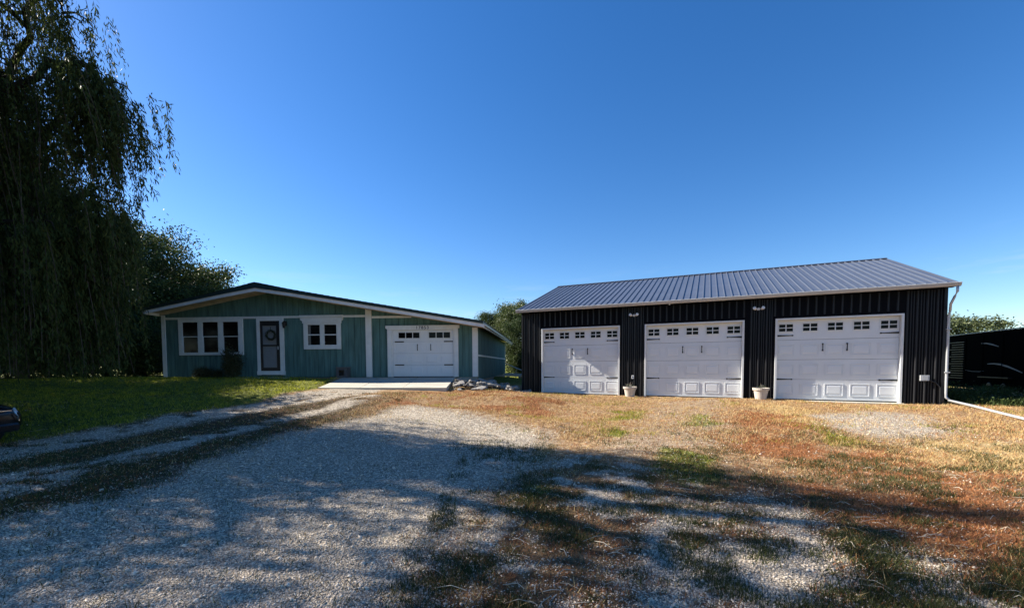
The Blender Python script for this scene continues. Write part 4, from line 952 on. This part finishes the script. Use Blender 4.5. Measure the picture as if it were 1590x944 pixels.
tp = empty("paper_litter", (15.35, 12.1, hz(15.35, 12.1)), .5, "scrap of white litter in the weeds by the downspout extension", "litter")
MB().add([(0, 0, .02), (.13, .02, .10), (.16, .12, .24), (.04, .09, .14), (0, .005, .015), (.13, .025, .095)], [(0, 1, 2, 3), (0, 1, 5, 4)]).build("sheet", M['lamp'], tp)

# ------------------------------------------------------------------ black parked car at the left edge
car = empty("parked_car", (-8.62, 6.75, hz(-8.2, 6.8)), R(4), "black parked car, only its front corner showing at the left edge", "car")
def carsec(x, zs):      # half profile -> full ring
    pts = [(y, z) for y, z in zs]; ring = pts+[(-y, z) for y, z in pts[::-1]]; return [(x, y, z) for y, z in ring]
prof = [(-.00, [(.50, .32), (.62, .36), (.66, .50), (.60, .62), (.30, .66), (.0, .67)]),
        (-.12, [(.66, .26), (.80, .32), (.84, .52), (.78, .68), (.45, .74), (.0, .75)]),
        (-.45, [(.72, .24), (.88, .32), (.90, .56), (.85, .76), (.55, .84), (.0, .86)]),
        (-1.25, [(.74, .24), (.90, .32), (.92, .62), (.87, .86), (.60, .95), (.0, .98)]),
        (-1.6, [(.74, .24), (.90, .32), (.92, .64), (.88, .90), (.74, 1.02), (.0, 1.08)]),
        (-2.3, [(.74, .24), (.90, .32), (.92, .66), (.88, .94), (.62, 1.42), (.0, 1.47)]),
        (-3.5, [(.74, .24), (.90, .32), (.92, .66), (.88, .95), (.60, 1.45), (.0, 1.50)]),
        (-4.2, [(.74, .26), (.90, .34), (.91, .68), (.86, .97), (.64, 1.12), (.0, 1.20)]),
        (-4.75, [(.66, .30), (.82, .38), (.85, .66), (.80, .92), (.60, 1.0), (.0, 1.04)])]
cb = MB(); rings = [carsec(x, z) for x, z in prof]; nr = len(rings[0])
for r_ in rings: cb.v += r_
for i in range(len(rings)-1):
    for j in range(nr-1): cb.f.append((i*nr+j, i*nr+j+1, (i+1)*nr+j+1, (i+1)*nr+j))
    cb.f.append((i*nr+nr-1, i*nr, (i+1)*nr, (i+1)*nr+nr-1))
cb.f.append(tuple(range(nr))); cb.f.append(tuple((len(rings)-1)*nr+j for j in range(nr)))
co = cb.build("body", M['carpaint'], car, smooth=True); sm = co.modifiers.new("sub", 'SUBSURF'); sm.levels = 2; sm.render_levels = 2
for s in (-1, 1):
    MB().lathe([(0, 0), (.08, .0), (.10, .03), (0, .05)], 14).build("headlight", M['headglass'], car, loc=(-.12, s*.66, .60), rot=(0, R(75), s*R(35)))
    bx("chrome_strip", M['chrome'], car, -.02, .012, s*.34-.16, s*.34+.16, .655, .672, bevel=.003)
    MB().tube([(-.02, s*.56, .63), (.0, s*.60, .55), (-.01, s*.62, .47)], .012, 6).build("chrome_strip", M['chrome'], car)
    for xx in (-.85, -3.85):
        w_ = MB().lathe([(0, 0), (.2, 0), (.31, .01), (.33, .05), (.33, .17), (.31, .21), (0, .21)], 24).build("wheel", M['tyre'], car, loc=(xx, s*.90-(.21 if s > 0 else 0)+0.02*s, .33), rot=(R(-90), 0, 0))
        MB().lathe([(0, -.006), (.19, -.006), (.2, -.001), (0, -.001)] if s < 0 else [(0, .211), (.2, .211), (.19, .216), (0, .216)], 16).build("rim", M['gutter'], w_)
    MB().add([(-1.72, s*.80, 1.0), (-2.36, s*.665, 1.38), (-3.45, s*.64, 1.41), (-4.05, s*.75, 1.04)], [(0, 1, 2, 3)]).build("side_window", M['glass'], car)
bx("bumper", M['carpaint'], car, -.10, .03, -.62, .62, .30, .44, bevel=.03)

# ------------------------------------------------------------------ gravel, grass, weeds, stalks
def scatter(n, ymin, ymax, fx=1.35, power=1.6):
    """more points close to the photographer, fewer far away"""
    u = rng.random(n); e = 1-power
    y = (ymin**e+(ymax**e-ymin**e)*u)**(1/e) if abs(e) > .01 else ymin*(ymax/ymin)**u
    x = rng.uniform(-fx, fx, n)*(y+.8); return x, y
def footprint(x, y):
    a, q = in_local(x, y, BARN); m = ~((a > -.02) & (a < BL+.02) & (q > -.32))
    a, q = in_local(x, y, HOUSE); m &= ~((a > -.02) & (a < HW+.05) & (q > -.02))
    m &= ~((x > x0+.45*(19.2-y)/4.6) & (x < x1+.0+(.2*(19.2-y)/4.6)) & (y > 14.6) & (y < 19.4)); return m
# pebbles
x, y = scatter(210000, 2.0, 12, 1.35, 1.9); g_, lw_, gn_, rd_, st_, n1, n2 = zones(x, y)
k = (rng.random(len(x)) < np.clip(g_*1.0+.10, 0, 1)) & footprint(x, y); x = x[k]; y = y[k]; n = len(x); zz = height(x, y)
base = np.array([(1, 0, 0), (0, 1, 0), (-1, 0, 0), (0, -1, 0), (0, 0, 1), (0, 0, -1)], float)
s = .0036+.0062*rng.random((n, 1))**2.2+.0004*y[:, None]; s[rng.random(n) < .015] *= 2.2; s[rng.random(n) < .001] *= 1.8
ra = rng.uniform(0, 6.28, n); sc3 = np.stack([rng.uniform(.8, 1.5, n), rng.uniform(.6, 1.1, n), rng.uniform(.45, .8, n)], 1)*s
V = base[None]*sc3[:, None, :]*rng.uniform(.75, 1.25, (n, 6, 1)); tilt = rng.normal(size=(n, 2))*.35
c, s_ = np.cos(ra)[:, None], np.sin(ra)[:, None]; vx = V[..., 0]*c-V[..., 1]*s_; vy = V[..., 0]*s_+V[..., 1]*c; vz = V[..., 2]+vx*tilt[:, :1]+vy*tilt[:, 1:]
P = np.stack([vx+x[:, None], vy+y[:, None], vz+zz[:, None]+s*.25], -1).reshape(-1, 3)
tf = np.array([(0, 1, 4), (1, 2, 4), (2, 3, 4), (3, 0, 4), (1, 0, 5), (2, 1, 5), (3, 2, 5), (0, 3, 5)])
Fp = (tf[None]+(np.arange(n)*6)[:, None, None]).reshape(-1, 3)
tag(link("gravel", indexed_mesh("gravel", P, Fp, M['pebble'])), "loose grey limestone gravel covering the driveway and parking area", "gravel", kind='stuff')
# blades in tufts
def blades(name, x, y, per, h, spread, wid, m, label, lean=.5, flat=0.0):
    n = len(x); X_ = np.repeat(x, per)+rng.normal(size=n*per)*spread; Y_ = np.repeat(y, per)+rng.normal(size=n*per)*spread
    k = footprint(X_, Y_); hh_ = np.repeat(h, per)[k]*rng.uniform(.45, 1.25, k.sum()); X_ = X_[k]; Y_ = Y_[k]; Z_ = height(X_, Y_)
    a = rng.uniform(0, 6.28, len(X_)); L_ = rng.normal(size=(len(X_), 2))*lean*hh_[:, None]
    w = (wid*(1+.10*Y_))[:, None]; dx = np.cos(a)[:, None]*w/2; dy = np.sin(a)[:, None]*w/2
    b0 = np.stack([X_-dx[:, 0], Y_-dy[:, 0], Z_-.01], 1); b1 = np.stack([X_+dx[:, 0], Y_+dy[:, 0], Z_-.01], 1)
    tp_ = np.stack([X_+L_[:, 0], Y_+L_[:, 1], Z_+hh_*(1-flat)], 1)
    V_ = np.stack([b0, b1, tp_], 1).reshape(-1, 3)
    return tag(link(name, fast_mesh(name, V_, 3, m)), label, "grass", kind='stuff')
# lawn
x, y = scatter(60000, 5.2, 21, 1.35, .3); g_, lw_, gn_, rd_, st_, n1, n2 = zones(x, y)
k = (rng.random(len(x)) < lw_*np.clip((fbm(x, y, .9, 611)-.3)*4, .25, 1)) & (g_ < .5); x, y = x[k], y[k]
blades("lawn_grass", x, y, 4, (.035+.05*rng.random(len(x)))*(.6+.8*fbm(x, y, 2.0, 77)), .04, .010, M['grass'], "short green lawn grass in front of the house", .5)
# green weeds
x, y = scatter(120000, 2.0, 17, 1.3, 1.5); g_, lw_, gn_, rd_, st_, n1, n2 = zones(x, y)
strip = np.clip(1-g_*1.25, 0, 1); patch = np.clip((fbm(x, y, 1.9, 201)-.52)*7, 0, 1)
left = np.clip((-x-1.5)/2, 0, 1)
k = rng.random(len(x)) < np.clip(gn_*.9+np.clip((fbm(x, y, 2.8, 771)-.54)*9, 0, 1)*(y < 6.5)*(x > -.8)*.75+patch*strip*1.0*np.clip((13-y)/5, .12, 1)+left*strip*.75+.02, 0, 1)*(1-.85*(y > 9.5)*(x > -3)); x, y = x[k], y[k]
blades("green_weeds", x, y, 5, .02+.045*rng.random(len(x)), .035, .006, M['weed'], "scattered low green weeds growing through the gravel", .55)
# red-brown dead weeds
x, y = scatter(150000, 2.0, 18.5, 1.3, 1.2); g_, lw_, gn_, rd_, st_, n1, n2 = zones(x, y)
k = rng.random(len(x)) < np.clip(rd_*.75*(1-.5*g_)+(1-g_)*(1-lw_)*.40, 0, 1); x, y = x[k], y[k]
blades("red_brown_weeds", x, y, 3, .014+.034*rng.random(len(x))**1.5, .035, .006, M['redweed'], "red-brown dried weeds covering the ground before the barn", .9)
# straw
x, y = scatter(150000, 2.0, 18.5, 1.3, 1.2); g_, lw_, gn_, rd_, st_, n1, n2 = zones(x, y)
p_ = np.clip(st_*.8+(1-g_)*(1-lw_)*(1-rd_*.75)*(.12+.26*np.clip((y-5)/3, 0, 1))*np.clip((fbm(x, y, 1.3, 301)-.35)*4, .15, 1)+.01, 0, 1); k = rng.random(len(x)) < p_; x, y = x[k], y[k]
blades("straw_grass", x, y, 3, .02+.05*rng.random(len(x))**2, .04, .005, M['straw'], "yellow dry grass in front of the barn", .9)
# a second, coarser sowing for the middle distance before the barn
x, y = scatter(260000, 7.5, 19, 1.25, .6); g_, lw_, gn_, rd_, st_, n1, n2 = zones(x, y)
cl = np.clip((fbm(x, y, 2.6, 411)-.36)*5, .05, 1); k = (rng.random(len(x)) < (1-g_*.9)*(1-lw_)*cl*.55) & (x > -4.5); x, y, n2, rd_ = x[k], y[k], n2[k], rd_[k]
pick = rng.random(len(x)); red = pick < np.clip(.30+rd_*.5, 0, .85)
blades("red_brown_weeds", x[red], y[red], 2, .02+.05*rng.random(red.sum())**1.6, .04, .006, M['redweed'], "patchy red-brown dried weeds along the front of the barn doors", .8)
blades("straw_grass", x[~red], y[~red], 2, .025+.07*rng.random((~red).sum())**1.8, .04, .005, M['straw'], "clumpy pale straw along the front of the barn doors", .7)
x, y = scatter(60000, 7.5, 19, 1.25, .6); g_, lw_, gn_, rd_, st_, n1, n2 = zones(x, y)
k = (rng.random(len(x)) < np.clip(gn_*1.2+np.clip((fbm(x, y, 1.1, 511)-.60)*8, 0, 1)*.5, 0, 1)*(1-lw_)*(1-g_*.9)) & (x > -3); x, y = x[k], y[k]
blades("green_weeds", x, y, 3, .03+.05*rng.random(len(x)), .04, .007, M['grass'], "small bright green grass tufts in the dry ground before the barn", .6)
# long fallen stalks
x, y = scatter(900, 2.2, 9, 1.2, 1.6); g_, lw_, gn_, rd_, st_, n1, n2 = zones(x, y)
k = rng.random(len(x)) < np.clip(1-g_*1.15, .02, 1); mb = MB()
for px, py in zip(x[k], y[k]):
    a = random.gauss(.1, .9); L_ = random.uniform(.05, .22)*(1.5 if random.random() < .15 else 1); z = hz(px, py)+.012; e = (px+math.cos(a)*L_, py+math.sin(a)*L_*.8)
    mb.tube([(px, py, z), ((px+e[0])/2+random.gauss(0, .012), (py+e[1])/2, z+random.uniform(.005, .03)), (e[0], e[1], hz(*e)+.012)], random.uniform(.0015, .0032), 4, cap=False)
tag(mb.build("dry_stalk", M['stalk']), "pale dry stalks fallen over the weedy gravel", "dry stalks", kind='stuff')
